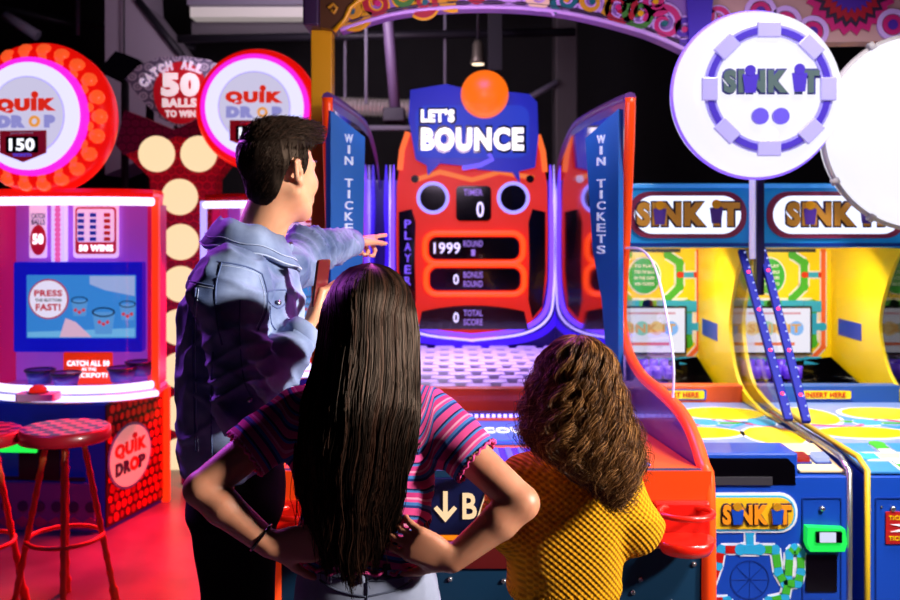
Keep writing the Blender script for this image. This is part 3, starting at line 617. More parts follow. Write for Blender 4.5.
        m = MB(); m.lathe([(.009, 0), (.009, .004), (.005, .012)], ((x0+x1)/2, 2.983, .70), (0, -1, 0), scr, 14); m.build('lock', dr); m = MB(); m.lathe([(.004, 0), (.003, .004)], ((x0+x1)/2, 2.983, .412), (0, -1, 0), scr, 10); m.build('screw', dr)
        m = MB(); gg = mat('reader_green', '18a040', .25, emit='20e850', es=.75); m.prism([(x0+.006, .65), (x1-.002, .645), (x1+.004, .60), (x1-.004, .575), (x0+.014, .575), (x0+.004, .60)], fd, .0, .035, gg); cr_ = m.build('card_reader', t)
        m = MB(); fz = Frame((0, 2.948, 0)); m.prism(rrect(x0+.028, .605, x1-.015, .64, .004), fz, .0, .006, blk); m.prism(rrect(x0+.04, .607, x1-.035, .638, .002), fz, .006, .008, glow('reader_screen', 'e0e4ff', .9)); m.build('reader_screen', cr_)
    else:
        m = MB(); m.prism([(-.31, .27), (.31, .27), (.31, .01), (-.31, .01)], ft, 0, .006, mat('panel_sky', '3a86c8', .35)); cp = m.build('button_panel', t)
        m = MB(); pipes(m, [(-.26, .14), (-.05, .14), (.2, .14)], .025, skt, mat('panel_cream', 'f0d8a0'), ft, .006); pipes(m, [(-.16, .02), (-.16, .26)], .022, skg, white, ft, .004); pipes(m, [(.02, .02), (.02, .26)], .022, skg, skt, ft, .004); m.build('pipe_artwork', cp)
        x0, x1 = X0+.03, X0+.2
        m = MB(); m.ringp(rrect(x0, .40, x1, .735, .006), rrect(x0+.004, .404, x1-.004, .731, .005), fd, 0, .004, skd); m.ringp(rrect(x0, .06, x1, .36, .006), rrect(x0+.004, .064, x1-.004, .356, .005), fd, 0, .004, skd); dr = m.build('ticket_door', fp_)
        m = MB(); m.lathe([(.009, 0), (.009, .004), (.005, .012)], (x0+.055, 2.983, .70), (0, -1, 0), scr, 14); m.build('lock', dr); m = MB(); m.lathe([(.004, 0), (.003, .004)], (x0+.02, 2.983, .705), (0, -1, 0), scr, 10); m.build('screw', dr)
        m = MB(); m.prism(rrect(x0+.032, .59, x0+.125, .69, .003), fd, 0, .006, mat('ticket_red', 'b01818', .4)); tp = m.build('ticket_plate', dr)
        m = MB()
        for z in (.672, .608): m.text('TICKETS', x0+.078, z, .075, .014, fd, .006, .008, sky, .02)
        for z, s_ in ((.652, -1), (.628, 1)): m.prism([(x0+.045, z), (x0+.078, z+s_*.008), (x0+.111, z)][::1 if s_ > 0 else -1], fd, .006, .009, white)
        m.build('lettering', tp)
sink_unit(.725, 1.26, 'blue and yellow cup toss machine with a green glowing card reader, beside the orange game', 0)
sink_unit(1.305, 1.93, 'blue and yellow cup toss machine with a red tickets plate, at the right edge', 1)
# LED bars
for (a, b, lab) in ((P(741, 252, 4.02), P(788, 422, 3.45), 'left of the two slanting blue bars dotted with red lights'), (P(761, 250, 4.0), P(806, 424, 3.42), 'right of the two slanting blue bars dotted with red lights')):
    t = thing('light_bar', b, lab, 'light bar', 'slanting light bars between the cup toss machines')
    d = (b-a).normalized(); fr = Frame(a, (1, 0, 0), d)
    m = MB(); ln = (b-a).length; m.box(-.016, .016, 0, ln, -.02, .0, mat('bar_blue', '10188a', .6, spec=.2), .004, fr=Frame(a, (1, 0, 0), d)); m.build('bar', t)
    m = MB(); fr = Frame(a, (-1, 0, 0), d)
    for k in range(1, 5): m = MB(); m.sphere(fr(0, ln*(k-.35)/4.2, .02), .007, glow('red_led', 'ff3050', 4), 10); m.build('red_led', t)
    m = MB()
    for k in range(20): m = MB(); m.sphere(fr(-.008, ln*(k+.5)/20, .021), .0035, glow('small_led', 'b0c0ff', 1.5), 6); m.build('small_led', t)
# round signs on poles
def drum(c, R, lab, logo_on, pole_x):
    t = thing('round_sign', c, lab, 'illuminated sign')
    m = MB(); wg = glow('drum_white', 'f4f2ff', 3.2 if not logo_on else 1.05)
    m.lathe([(R*.3, .14), (R*.95, .10), (R, .05), (R, -.02), (R*.96, -.08), (R*.86, -.13), (R*.78, -.155), (R*.001, -.16)], c, (0, 1, 0), wg, 72); dm = m.build('drum', t)
    m = MB(); pth = [Vector(c)+Vector((R*1.0*math.cos(a), .0, R*1.0*math.sin(a))) for a in np.linspace(0, 2*PI, 61)[:-1]]
    m.tube(pth, .011 if logo_on else .016, mat('drum_rim', '8a70d8', .3, emit='7a50ff', es=1.2) if logo_on else mat('drum_rim_grey', 'a8a0a8', .5), 8, closed=True)
    if not logo_on:
        for a in np.linspace(0, 2*PI, 13)[:-1]:
            m.tube([Vector(c)+Vector((R*1.02*math.cos(a+e), -.01, R*1.02*math.sin(a+e))) for e in (-.03, .03)], .022, mat('drum_rim_grey', 'a8a0a8'), 8)
    m.build('rim', t)
    if logo_on:
        fr = Frame(Vector(c)+Vector((0, -.16, 0))); m = MB(); r0 = R*.69
        pv = mat('ring_violet', '3a2a98', .3, emit='4a34b8', es=.4); lv = mat('ring_lilac', '7a72c0', .3, emit='9088d8', es=.45)
        m.ringp(circ(0, 0, r0+.022, 60), circ(0, 0, r0-.022, 60), fr, .002, .01, lv); m.ringp(circ(0, 0, r0+.012, 60), circ(0, 0, r0-.012, 60), fr, .009, .014, pv)
        for k in range(8):
            a = k*PI/4+PI/2; u = Vector((-math.sin(a), 0, math.cos(a))); f3 = Frame(fr.o+Vector((math.cos(a)*r0, 0, math.sin(a)*r0)), u, (-math.cos(a), 0, -math.sin(a)))
            if f3.n.y > 0: f3 = Frame(f3.o, -u, (-math.cos(a), 0, -math.sin(a)))
            m.box(-.045, .045, -.03, .03, .0, .02, mat('ring_block', '8a84c0', .3, emit='b0a8e8', es=.45), .004, fr=f3)
        m.build('pipe_ring', t)
        m = MB(); logo(m, .01, .03, R*1.12, R*.27, fr, .004, mat('sign_letter', '3c4a48', .4, emit='6a8898', es=.25), mat('sign_outline', '2a2870', .4, emit='5048b0', es=.25), .06)
        cups(m, -.075, .02, .06, fr, .018, pv); cups(m, .115, .025, .06, fr, .018, pv)
        m.disc(-.035, -.105, .032, fr, .002, .02, mat('ball_violet', '5a4cc0', .3, emit='4838b0', es=.35), 24); m.disc(.045, -.105, .032, fr, .002, .02, mat('ball_violet', '5a4cc0'), 24); m.disc(.005, -.175, .027, fr, .002, .02, mat('ball_lilac', 'd0ccf0', .3, emit='d0ccf4', es=.9), 24)
        m.build('lettering', t)
    m = MB(); zb = 1.80-.3 if logo_on else 1.4
    m.box(pole_x-.016, pole_x+.016, c[1]+.08, c[1]+.13, 1.30, c[2], mat('pole_dark', '1a1440', .3), .004)
    m.tube([(pole_x-.028, c[1]+.10, 1.45), (pole_x-.028, c[1]+.10, c[2])], .013, mat('pole_white', 'd8d4f0', .3, emit='c8c0ff', es=.5), 10); m.build('pole', t)
drum((1.232, 3.9-.06, 2.115), .332, 'round glowing white sign with SINK IT logo and pipe ring', True, 1.2825)
drum((1.925, 3.9, 1.97), .392, 'round blown-out white lit sign with grey seamed rim at right edge', False, 1.96)
# ================================================================== ball drop game cabinets
redg = mat('red_glow_rim', 'c01008', .3, emit='ff1008', es=.7); obal = mat('orange_ball_glow', 'e84818', .3, emit='ff5a28', es=.85); mgr = glow('magenta_ring', 'e020d0', 1.3); wbr = glow('white_blue_ring', 'c9c6ff', 1.45); fac = glow('disc_face', 'd9d4f4', .85)
def quik_disc(c, R0, rot, lab, kk=1.0, balls=True):
    R = R0
    t = thing('round_sign', c, lab, 'illuminated sign', None); ax = Vector((math.sin(rot), -math.cos(rot), 0)); fr = Frame(c, (math.cos(rot), math.sin(rot), 0))
    m = MB(); m.lathe([(R*.9, -.12), (R*.98, -.06), (R, 0), (R*.97, .05), (R*.85, .09), (R*.01, .09)], c, ax, redg, 64); rm = m.build('red_rim', t)
    m = MB()
    for n, rr, s_, ph in ((22, R*.86, R*.11, 0), (20, R*.77, R*.10, .15)):
        for k in range(n): m.sphere(fr(rr*math.cos(2*PI*k/n+ph), rr*math.sin(2*PI*k/n+ph), .06), s_, obal, 12)
    if balls: m.build('ball_ring', rm, kind='stuff')
    R = R0*kk
    m = MB(); m.disc(0, 0, R*.72, fr, .09, .13, mgr, 56)
    for k in range(26): m.sphere(fr(R*.70*math.cos(k*PI/13), R*.70*math.sin(k*PI/13), .12), R*.018, glow('white_spark', 'ffd8ff', 2.5), 8)
    m.build('magenta_ring', t)
    m = MB(); m.disc(0, 0, R*.65, fr, .13, .145, wbr, 56); m.disc(0, 0, R*.48, fr, .145, .15, mat('face_edge', 'a8a0e8', .3, emit='a8a0f0', es=.9), 48); m.disc(0, 0, R*.465, fr, .15, .153, fac, 48); fc = m.build('face', t)
    m = MB(); lg = glow('logo_red', 'e02810', .9); lv = glow('logo_lilac', '9a98e0', .8); 
    m.text('QUIK', 0, R*.12, R*.76, R*.18, fr, .154, .160, lg, .09); m.disc(R*.115, R*.25, R*.042, fr, .154, .162, lg, 16); m.text('DR   P', 0, -R*.07, R*.74, R*.155, fr, .154, .160, lv, .11)
    m.ringp(circ(R*.11, -R*.07, R*.07, 20), circ(R*.11, -R*.07, R*.035, 20), fr, .154, .161, glow('logo_amber', 'f0a040', .9)); m.build('lettering', fc)
    m = MB(); m.prism([(-R*.32, -R*.18), (R*.26, -R*.18), (R*.26, -R*.45), (-R*.03, -R*.56), (-R*.32, -R*.45)], fr, .154, .165, mat('jackpot_red', '8a1020', .4, emit='a01020', es=.3)); m.prism(rrect(-R*.24, -R*.45, R*.17, -R*.25, .01), fr, .165, .167, blk)
    m.text('JACKPOT', -R*.035, -R*.215, R*.3, R*.035, fr, .166, .169, white, .01); m.text('150', -R*.035, -R*.35, R*.32, R*.15, fr, .167, .17, glow('jackpot_digits', 'f4f4ff', 1.4), .03); m.text('TICKETS', -R*.035, -R*.475, R*.24, R*.035, fr, .166, .169, glow('blue_caption', '4050ff', .9), .01); m.build('jackpot_counter', fc)
    m = MB(); m.box(c[0]-.06, c[0]+.06, c[1]+.0, c[1]+.08, 1.77, c[2]-R0+.03, redg, .01); m.build('neck', t)
quik_disc(P(42, 119, 5.0), .40, -.10, 'large round red sign ringed with orange balls, at the far left', 1.06)
quik_disc(P(258, 110, 6.0), .385, .05, 'round red and white lit sign behind the head of the pointing person', 1.20, False)

def quik_cab(dx, dy, lab, front):
    """built around X -2.45..-1.56, Y 4.9..5.9; dx, dy shift it"""
    t = thing('ball_drop_game', (-2.0+dx, 5.3+dy, 0), lab, 'arcade machine')
    S = lambda x, y, z: Vector((x+dx, y+dy, z))
    plan = [(-2.52, 5.05), (-2.45, 4.98), (-1.787, 4.92), (-1.647, 5.49), (-1.80, 5.85), (-2.5, 5.85)]
    m = MB(); bl = mat('base_blue', '102a9a', .35, emit='0a20b0', es=.10)
    m.loft([[S(x, y, 0) for x, y in plan], [S(x, y, .66) for x, y in plan]], bl, smooth=False); base = m.build('base', t)
    m = MB(); fr = Frame(S(-2.62, 4.99, 0), (.83, -.06, 0)); 
    m.box(.0, .80, .02, .26, .04, .055, mat('tile_panel', '6a5a98', .4), fr=fr)
    for k in range(9): m.disc(.06+k*.09, .14, .028, fr, .055, .06, mat('deco_dark', '281a58', .4), 16); m.prism([(.015+k*.09, .06), (.06+k*.09, .03), (.105+k*.09, .06), (.06+k*.09, .09)], fr, .055, .059, mat('deco_pink', 'a03a78', .4))
    m.box(.08, .75, .27, .29, .045, .055, mat('dark_trim', '1a1030', .4), fr=fr); m.build('skirt_panel', base)
    m = MB(); m.box(.28, .50, .42, .46, .02, .075, mat('green_light', '20d050', .4, emit='20ff50', es=1.0), fr=fr); m.box(.40, .62, .28, .44, .02, .062, blk, fr=fr); m.build('card_reader', base)
    # side printed with balls
    fs = Frame(S(-1.787, 4.92, 0), (.14, .57, 0)); L_ = math.hypot(.14, .57)
    m = MB(); m.box(0, L_, 0.02, .66, 0, .01, mat('side_dark', '3a0808', .4), fr=fs)
    bo = mat('printed_ball', 'd83a18', .4); bo2 = mat('printed_ball_red', 'a81a10', .4); random.seed(3)
    for r in range(12):
        for k in range(11): m.disc(.03+k*.054+(r % 2)*.02, .055+r*.052, random.uniform(.018, .025), fs, .01, .012+.001*random.random(), random.choice((bo, bo2, bo)), 14)
    sp = m.build('printed_side', base)
    m = MB(); m.disc(.21, .35, .205, fs, .012, .016, mat('oval_cyan', '7ac0d8', .3), 40, .175); m.disc(.21, .35, .19, fs, .016, .018, mat('oval_white', 'e8d0c8', .4, emit='ffd8c8', es=.25), 40, .162); ov = m.build('oval_badge', sp)
    m = MB(); m.text('QUIK', .21, .39, .30, .085, fs, .018, .022, mat('logo_orange', 'e8481c', .4), .06); m.disc(.245, .45, .022, fs, .018, .023, redp, 14, .016); m.text('DR', .135, .30, .14, .07, fs, .018, .022, mat('logo_slate', '4a4060', .4), .06); m.text('P', .315, .30, .07, .07, fs, .018, .022, mat('logo_slate', '4a4060'), .06); m.ringp(circ(.24, .30, .042, 20, .038), circ(.24, .30, .018, 20, .016), fs, .018, .022, mat('logo_orange', 'e8481c')); m.build('lettering', ov)
    # upper glazed case: curved plan
    def plan_up(off=0): 
        p = crom([(-2.52, 5.12, 0), (-2.30, 5.0-.02, 0), (-2.0, 4.93, 0), (-1.75, 4.97, 0), (-1.60, 5.10, 0)], 6)
        return [(q_.x, q_.y) for q_ in p]
    pu = plan_up(); back = [(-1.62, 5.35), (-1.85, 5.6), (-2.45, 5.6)]
    full = pu+back; ccx, ccy = -2.04, 5.27
    sc = lambda pl, k: [(ccx+(x-ccx)*k, ccy+(y-ccy)*k) for x, y in pl]
    lw = glow('shelf_glow', 'c8c4ff', 2.4)
    m = MB(); m.loft([[S(x, y, z) for x, y in sc(full, k)] for z, k in ((.66, 1.0), (.675, 1.06), (.70, 1.07), (.715, 1.04))], white, smooth=False); sh = m.build('shelf', t)
    m = MB(); m.tube([S(x, y, .69) for x, y in sc(pu, 1.075)], .016, lw, 8); m.tube([S(x, y, .735) for x, y in sc(pu, 1.005)], .020, lw, 8); m.build('shelf_light', sh)
    m = MB(); m.loft([[S(x, y, z) for x, y in sc(full, k)] for z, k in ((1.70, 1.0), (1.76, 1.02), (1.78, 1.0))], redg if front else redp, smooth=False); tp = m.build('roof', t)
    m = MB(); m.tube([S(x, y, 1.715) for x, y in sc(pu, 1.012)], .022, glow('top_glow', 'd0ccff', 2.4), 8); m.build('top_light', tp)
    m = MB(); pts = sc(pu, .998); m.loft([[S(x, y, .72) for x, y in pts], [S(x, y, 1.70) for x, y in pts]], glass_mat('case_glass', (.96, .93, 1), .10), False, False, True); m.build('curved_glass', t)
    op = mat('corner_post_glow', 'ff5020', .35, emit='ff3c10', es=.8)
    for x, y, mt in ((-1.585, 5.12, op), (-2.54, 5.14, glow('led_post', 'b0a0ff', 1.4))):
        m = MB(); m.box(x-.018+dx, x+.018+dx, y-.02+dy, y+.02+dy, .68, 1.74, mt, .004); m.build('corner_post', t)
    m = MB(); m.box(-1.655+dx, -1.615+dx, 5.45+dy, 5.49+dy, 0, .66, op, .004); m.build('lower_post', t)
    # interior
    mgp = mat('interior_pink', 'a060c8', .4, emit='b050e0', es=.35); m = MB(); m.loft([[S(x, y, .72) for x, y in sc(back, .98)], [S(x, y, 1.70) for x, y in sc(back, .98)]], mgp, False, False, False)
    m.box(-2.43+dx, -1.66+dx, 5.32+dy, 5.35+dy, .72, 1.70, mgp); m.box(-1.64+dx, -1.60+dx, 5.15+dy, 5.36+dy, .72, 1.70, mat('magenta_inner', 'b01048', .4, emit='e01060', es=.4)); m.box(-2.49+dx, -2.44+dx, 5.15+dy, 5.36+dy, .72, 1.70, mat('magenta_inner', 'b01048')); inn = m.build('interior_wall', t)
    fi = Frame(S(0, 5.30, 0)); k = 5.3/F
    X = lambda px: (px-HX)*k; Z = lambda py: CZ-(py-HY)*k
    m = MB(); pk = mat('chart_paper', 'e8c8e8', .4, emit='f0d0fa', es=.8); m.box(X(75), X(118), 0, .012, 0, .001, pk) if False else m.prism(rrect(X(74), Z(258), X(119), Z(196), .02), fi, 0, .01, pk)
    m.prism(rrect(X(76), Z(254), X(117), Z(207), .02), fi, .01, .012, mat('chart_red', 'c01838', .4, emit='d01838', es=.4)); m.prism(rrect(X(78), Z(242), X(115), Z(209), .015), fi, .012, .014, pk); ch = m.build('wins_chart', inn)
    m = MB()
    for r in range(5):
        for c_, mt in ((82, 'chart_blue'), (94, 'chart_blue'), (108, 'chart_redtext')): m.box(X(c_)-.016, X(c_)+.016, -.017+0, -.015, Z(214+r*6)-.009, Z(214+r*6)+.009, mat(mt, '2848c0' if 'blue' in mt else 'c83030', .4, emit='2848e0' if 'blue' in mt else 'd83030', es=.3), fr=Frame(S(0, 5.30, 0), (1, 0, 0), (0, 1, 0)) if False else None) if False else m.prism(rrect(X(c_)-.018, Z(217+r*6), X(c_)+.018, Z(213+r*6), .004), fi, .014, .016, mat(mt, '2848c0' if 'blue' in mt else 'c83030', .4, emit='2848e0' if 'blue' in mt else 'd83030', es=.3))
    m.text('WIN', X(97), Z(202), .14, .045, fi, .012, .016, mat('win_text', '5a3080', .4), .05); m.text('50 WINS', X(97), Z(248), .19, .038, fi, .013, .017, wl, .05); m.build('lettering', ch)
    m = MB(); m.prism(rrect(X(30), Z(258), X(47), Z(204), .01), fi, 0, .008, pk); m.prism(circ(X(39), Z(240), .045, 24, .085), fi, .008, .012, mat('chart_red', 'c01838')); m.text('50', X(39), Z(239), .06, .06, fi, .012, .016, wl, .05); m.text('CATCH', X(39), Z(216), .075, .03, fi, .008, .012, mat('win_text', '5a3080'), .02); m.text('BALLS', X(39), Z(222), .075, .03, fi, .008, .012, mat('win_text', '5a3080'), .02); m.build('side_poster', inn)
    m = MB(); m.box(X(54), X(68), 5.24+dy, 5.3+dy, Z(262), Z(202), wbr) if False else m.prism(rrect(X(55), Z(262), X(68), Z(200), .01), fi, 0, .05, mat('ball_column', 'c8c0ff', .3, emit='d0c8ff', es=1.0))
    for r in range(12): m.sphere(fi(X(61.5), Z(205+r*4.9), .05), .018, glow('pink_ball', 'f060b0', 1.0), 10)
    m.build('ball_column', inn)
    # monitor
    fm = Frame(S(0, 5.16, 0)); k = 5.16/F; m = MB(); m.prism(rrect(X(10)+.02, Z(352), X(146)-.02, Z(262), .01), fm, -.06, 0, mat('monitor_blue', '1020c8', .35, emit='1018e0', es=.45)); mo = m.build('monitor', t)
    m = MB(); sc_ = glow('screen_blue', '3a90e0', .85); m.prism(rrect(X(27), Z(338), X(136), Z(275), .004), fm, 0, .004, sc_); so = m.build('screen', mo)
    m = MB(); m.prism([(X(90), Z(276)), (X(135), Z(276)), (X(135), Z(296)), (X(105), Z(290)), (X(90), Z(284))], fm, .004, .006, glow('screen_pale', 'a8c0f0', .8)); m.prism([(X(60), Z(337)), (X(66), Z(318)), (X(76), Z(322)), (X(92), Z(337))], fm, .004, .006, glow('screen_pink', 'e8c0d8', .85))
    m.prism([(X(28), Z(337)), (X(135), Z(337)), (X(135), Z(328)), (X(28), Z(332))], fm, .004, .005, glow('screen_cyan', '78c8f8', .8))
    for cx_, cy_, s_ in ((80, 300, 8), (104, 312, 11), (128, 304, 8)):
        m.prism([(X(cx_-s_), Z(cy_)), (X(cx_+s_), Z(cy_)), (X(cx_+s_*.75), Z(cy_+s_*2)), (X(cx_-s_*.75), Z(cy_+s_*2))], fm, .005, .007, glow('cup_blue', '60a8e8', .8)); m.ringp(circ(X(cx_), Z(cy_), s_*k*1.05, 24, s_*k*.45), circ(X(cx_), Z(cy_), s_*k*.9, 24, s_*k*.33), fm, .007, .009, navy)
        for e in range(3): m.disc(X(cx_-4+e*4), Z(cy_+10+2*(e % 2)), .010, fm, .007, .009, lg_red, 10)
    m.build('screen_graphics', so)
    m = MB(); m.disc(X(49), Z(299), 20*k, fm, .004, .008, glow('bub_red', 'c02040', .8), 36); m.disc(X(49), Z(299), 18.6*k, fm, .008, .010, glow('bub_white', 'f0ecff', .95), 36)
    rt = glow('red_caption', 'd01838', .8)
    m.text('PRESS', X(49), Z(293), 28*k, 6.5*k, fm, .010, .012, rt, .04); m.text('THE BUTTON', X(49), Z(300), 26*k, 3.2*k, fm, .010, .012, navy, .02); m.text('FAST!', X(49), Z(307), 25*k, 7*k, fm, .010, .012, rt, .04); m.build('speech_bubble', so)
    # catch sign and cups
    fi2 = Frame(S(0, 5.2, 0)); k = 5.2/F; m = MB(); m.prism(rrect(X(64), Z(384), X(113), Z(352), .01), fi2, 0, .01, mat('catch_orange', 'f03a10', .4, emit='ff3808', es=.6)); cs = m.build('catch_sign', t)
    m = MB(); m.text('CATCH ALL 50', X(89), Z(363), 42*k, 5.5*k, fi2, .01, .013, wl, .03); m.text('IN THE', X(90), Z(369), 14*k, 3*k, fi2, .01, .013, wl, .01); m.text('JACKPOT!', X(91), Z(375.5), 34*k, 6*k, fi2, .01, .013, wl, .03); m.build('lettering', cs)
    for px, py, d, lb in ((40, 370, 5.08, ''), (66, 373, 5.03, ''), (122, 368, 5.08, ''), (140, 362, 5.15, '')):
        c_ = P(px, py, d)+Vector((dx, dy, 0)); m = MB(); r = .075
        m.lathe([(r*.75, -.07), (r, 0)], c_, (0, 0, 1), mat('cup_plastic', '4a4ab0', .3), 20); m.tube([c_+Vector((r*math.cos(a), r*math.sin(a), 0)) for a in np.linspace(0, 2*PI, 25)[:-1]], .007, navy, 6, closed=True); m.build('catch_cup', t)
    m = MB(); fb_ = Frame(P(38, 394, 4.83)+Vector((dx, dy, .0)), (1, 0, 0), (0, 1, 0)); m.prism(rrect(-.10, -.05, .10, .06, .02), fb_, -.03, .006, white); m.disc(.0, .0, .05, fb_, .006, .012, mat('button_dark', '2a1030', .4)); bt = m.build('button_box', t)
    m = MB(); m.lathe([(.045, .01), (.042, .03), (.02, .045), (.001, .048)], fb_.o, (0, 0, 1), glow('button_red', 'e82010', .8), 24); m.build('red_button', bt)
lg_red = glow('logo_red_dots', 'e04050', .8)
quik_cab(0, 0, 'curved glass ball drop machine with press the button screen, at far left', True)
quik_cab(1.0, .80, 'pink lit ball drop machine half hidden behind the man', False)

# tower of round lamps
t = thing('lamp_tower', P(180, 480, 6.2), 'dark red patterned tower with a column of round cream lamps behind the man', 'arcade tower')
fr = Frame((0, 6.2, 0)); k = 6.2/F; X = lambda px: (px-HX)*k; Z = lambda py: CZ-(py-HY)*k
rm_ = ring_mat('ringed_red_panel', 'a80c22', '5a0616', 17, .30)
m = MB(); rm2 = ring_mat('ringed_plum_panel', '3c0f38', '6a1450', 17, .05)
m.prism([(X(125), Z(110)), (X(175), Z(130)), (X(228), Z(105)), (X(245), Z(140)), (X(215), Z(178)), (X(212), Z(495)), (X(152), Z(495)), (X(150), Z(178)), (X(116), Z(145))], fr, -.2, 0, rm_); tw = m.build('ringed_panel', t)
m = MB(); m.prism([(X(125), Z(110)), (X(175), Z(130)), (X(228), Z(105)), (X(245), Z(140)), (X(232), Z(150)), (X(178), Z(136)), (X(124), Z(155)), (X(116), Z(145))], fr, 0, .01, rm2); m.build('plum_brow', tw)
cl = glow('cream_lamp', 'ffdcae', 1.05)
for px, py in ((157, 154), (199, 154), (180, 197), (181, 242), (181, 284), (179, 327), (180, 370), (180, 413), (180, 456)):
    m = MB(); m.lathe([(18*k, 0), (18*k, .015), (14*k, .03), (.001, .035)], (X(px), 6.2, Z(py)), (0, -1, 0), cl, 32); m.build('round_lamp', t)
# catch-all sign
t = thing('shield_sign', P(182, 120, 6.6), 'grey bubbled shield sign reading catch all 50 balls to win', 'sign')
fr = Frame((0, 6.6, 0)); k = 6.6/F; X = lambda px: (px-HX)*k; Z = lambda py: CZ-(py-HY)*k
ol = [(125, 79), (138, 66), (160, 57), (185, 56), (210, 60), (228, 70), (240, 84), (222, 98), (205, 115), (180, 128), (160, 118), (142, 100)]
m = MB(); m.prism([(X(a), Z(b)) for a, b in ol], fr, -.06, 0, ring_mat('bubble_print', '58506e', 'a8a0b8', 13, .12)); pn = m.build('panel', t)
m = MB(); m.disc(X(181), Z(93), 27*k, fr, 0, .012, mat('shield_red', 'b01424', .4, emit='c01020', es=.35), 40, 31*k); m.build('red_disc', pn)
m = MB(); w2 = mat('letter_white', 'f0e8f0', .4, emit='fff0f4', es=.6); m.text('50', X(181), Z(85), 38*k, 24*k, fr, .012, .02, w2, .07); m.text('BALLS', X(180), Z(103), 34*k, 9*k, fr, .012, .02, w2, .05); m.text('TO WIN', X(181), Z(114), 30*k, 7*k, fr, .012, .02, w2, .04)
cc = (X(181), Z(112)); lt = mat('letter_lilac', 'd8c8e0', .4, emit='e0d0ea', es=.55)
for i, chh in enumerate('CATCH ALL'):
    if chh == ' ': continue
    a = math.radians(142-i*9.5); R_ = 47*k
    p = (cc[0]+R_*math.cos(a), cc[1]+R_*math.sin(a)); f4 = Frame((p[0], 6.6, p[1]), (math.sin(a), 0, -math.cos(a)), (math.cos(a), 0, math.sin(a)))
    m.text(chh, 0, 0, 6.5*k, 9.5*k, f4, .0, .022, lt, .06)
m.build('lettering', pn)
m = MB(); m.tube([P(150, 100, 6.75), P(150, 495, 6.75)], .03, dark2); m.tube([P(178, 125, 6.68), P(178, 495, 6.68)], .03, dark2); m.build('post', t)
m = MB(); m.prism([(P(100, 0, 7).x, P(0, 72, 7).z), (P(118, 0, 7).x, P(0, 52, 7).z), (P(140, 0, 7).x, P(0, 60, 7).z), (P(150, 0, 7).x, P(0, 72, 7).z), (P(120, 0, 7).x, P(0, 82, 7).z)], Frame((0, 7, 0)), -.05, .05, blk)
m.tube([P(125, 75, 7.1), P(125, 495, 7.1)], .03, dark2)
m.build('speaker_horn', None, 'black rounded canopy piece left of the shield sign', 'canopy', loc=P(125, 66, 7))

# ================================================================== stools
seatm = mat('seat_red', 'a81626', .35, coat=.3); chk1 = mat('check_pink', 'c83a58', .3, coat=.3); chk2 = mat('check_dark', '3a1020', .3, coat=.3); bam = mat('bamboo', 'c8622a', .4); bamr = mat('bamboo_ring', '8a3a1a', .4)
t = thing('bar_stool', (-1.593, 3.93, 0), 'red checkered round bar stool with orange legs, whole in view at left', 'stool', 'checkered bar stools')
c = Vector((-1.593, 3.93, 0))
m = MB(); m.lathe([(.16, .70), (.178, .703), (.182, .72), (.18, .748), (.172, .755)], c, (0, 0, 1), seatm, 48); st = m.build('seat', t)
m = MB(); g = .043; R_ = .17
for i in range(-5, 5):
    for j in range(-5, 5):
        q4 = [(i*g, j*g), ((i+1)*g, j*g), ((i+1)*g, (j+1)*g), (i*g, (j+1)*g)]
        ds = [math.hypot(*p) for p in q4]
        if min(ds) >= R_: continue
        q4 = [p if d <= R_ else (p[0]*R_/d, p[1]*R_/d) for p, d in zip(q4, ds)]
        m.add([(c.x+p[0], c.y+p[1], .7562) for p in q4], [(0, 1, 2, 3)], chk1 if (i+j) % 2 else chk2)
m.build('checkered_pad', st)
for a in (.35, 1.92, 3.49, 5.06):
    m = MB(); p0 = c+Vector((.07*math.cos(a), .07*math.sin(a), .70)); p1 = c+Vector((.20*math.cos(a), .20*math.sin(a), 0)); n = 60
    m.tube([p0.lerp(p1, i/n) for i in range(n+1)], [.0125+.0025*(i % 6 in (0, 1))+(.006 if i > 54 else 0) for i in range(n+1)], bam, 8); m.build('leg', t)
m = MB(); zr = .30; rr = .148; m.tube([c+Vector((rr*math.cos(a), rr*math.sin(a), zr)) for a in np.linspace(0, 2*PI, 41)[:-1]], .010, bam, 8, closed=True); m.build('foot_ring', t)
s2 = copy_tree(t); s2.location = (-1.93, 3.86, 0); s2.rotation_euler.z = .4
s2['label'] = 'red checkered round bar stool cut off by the left edge of the photo'
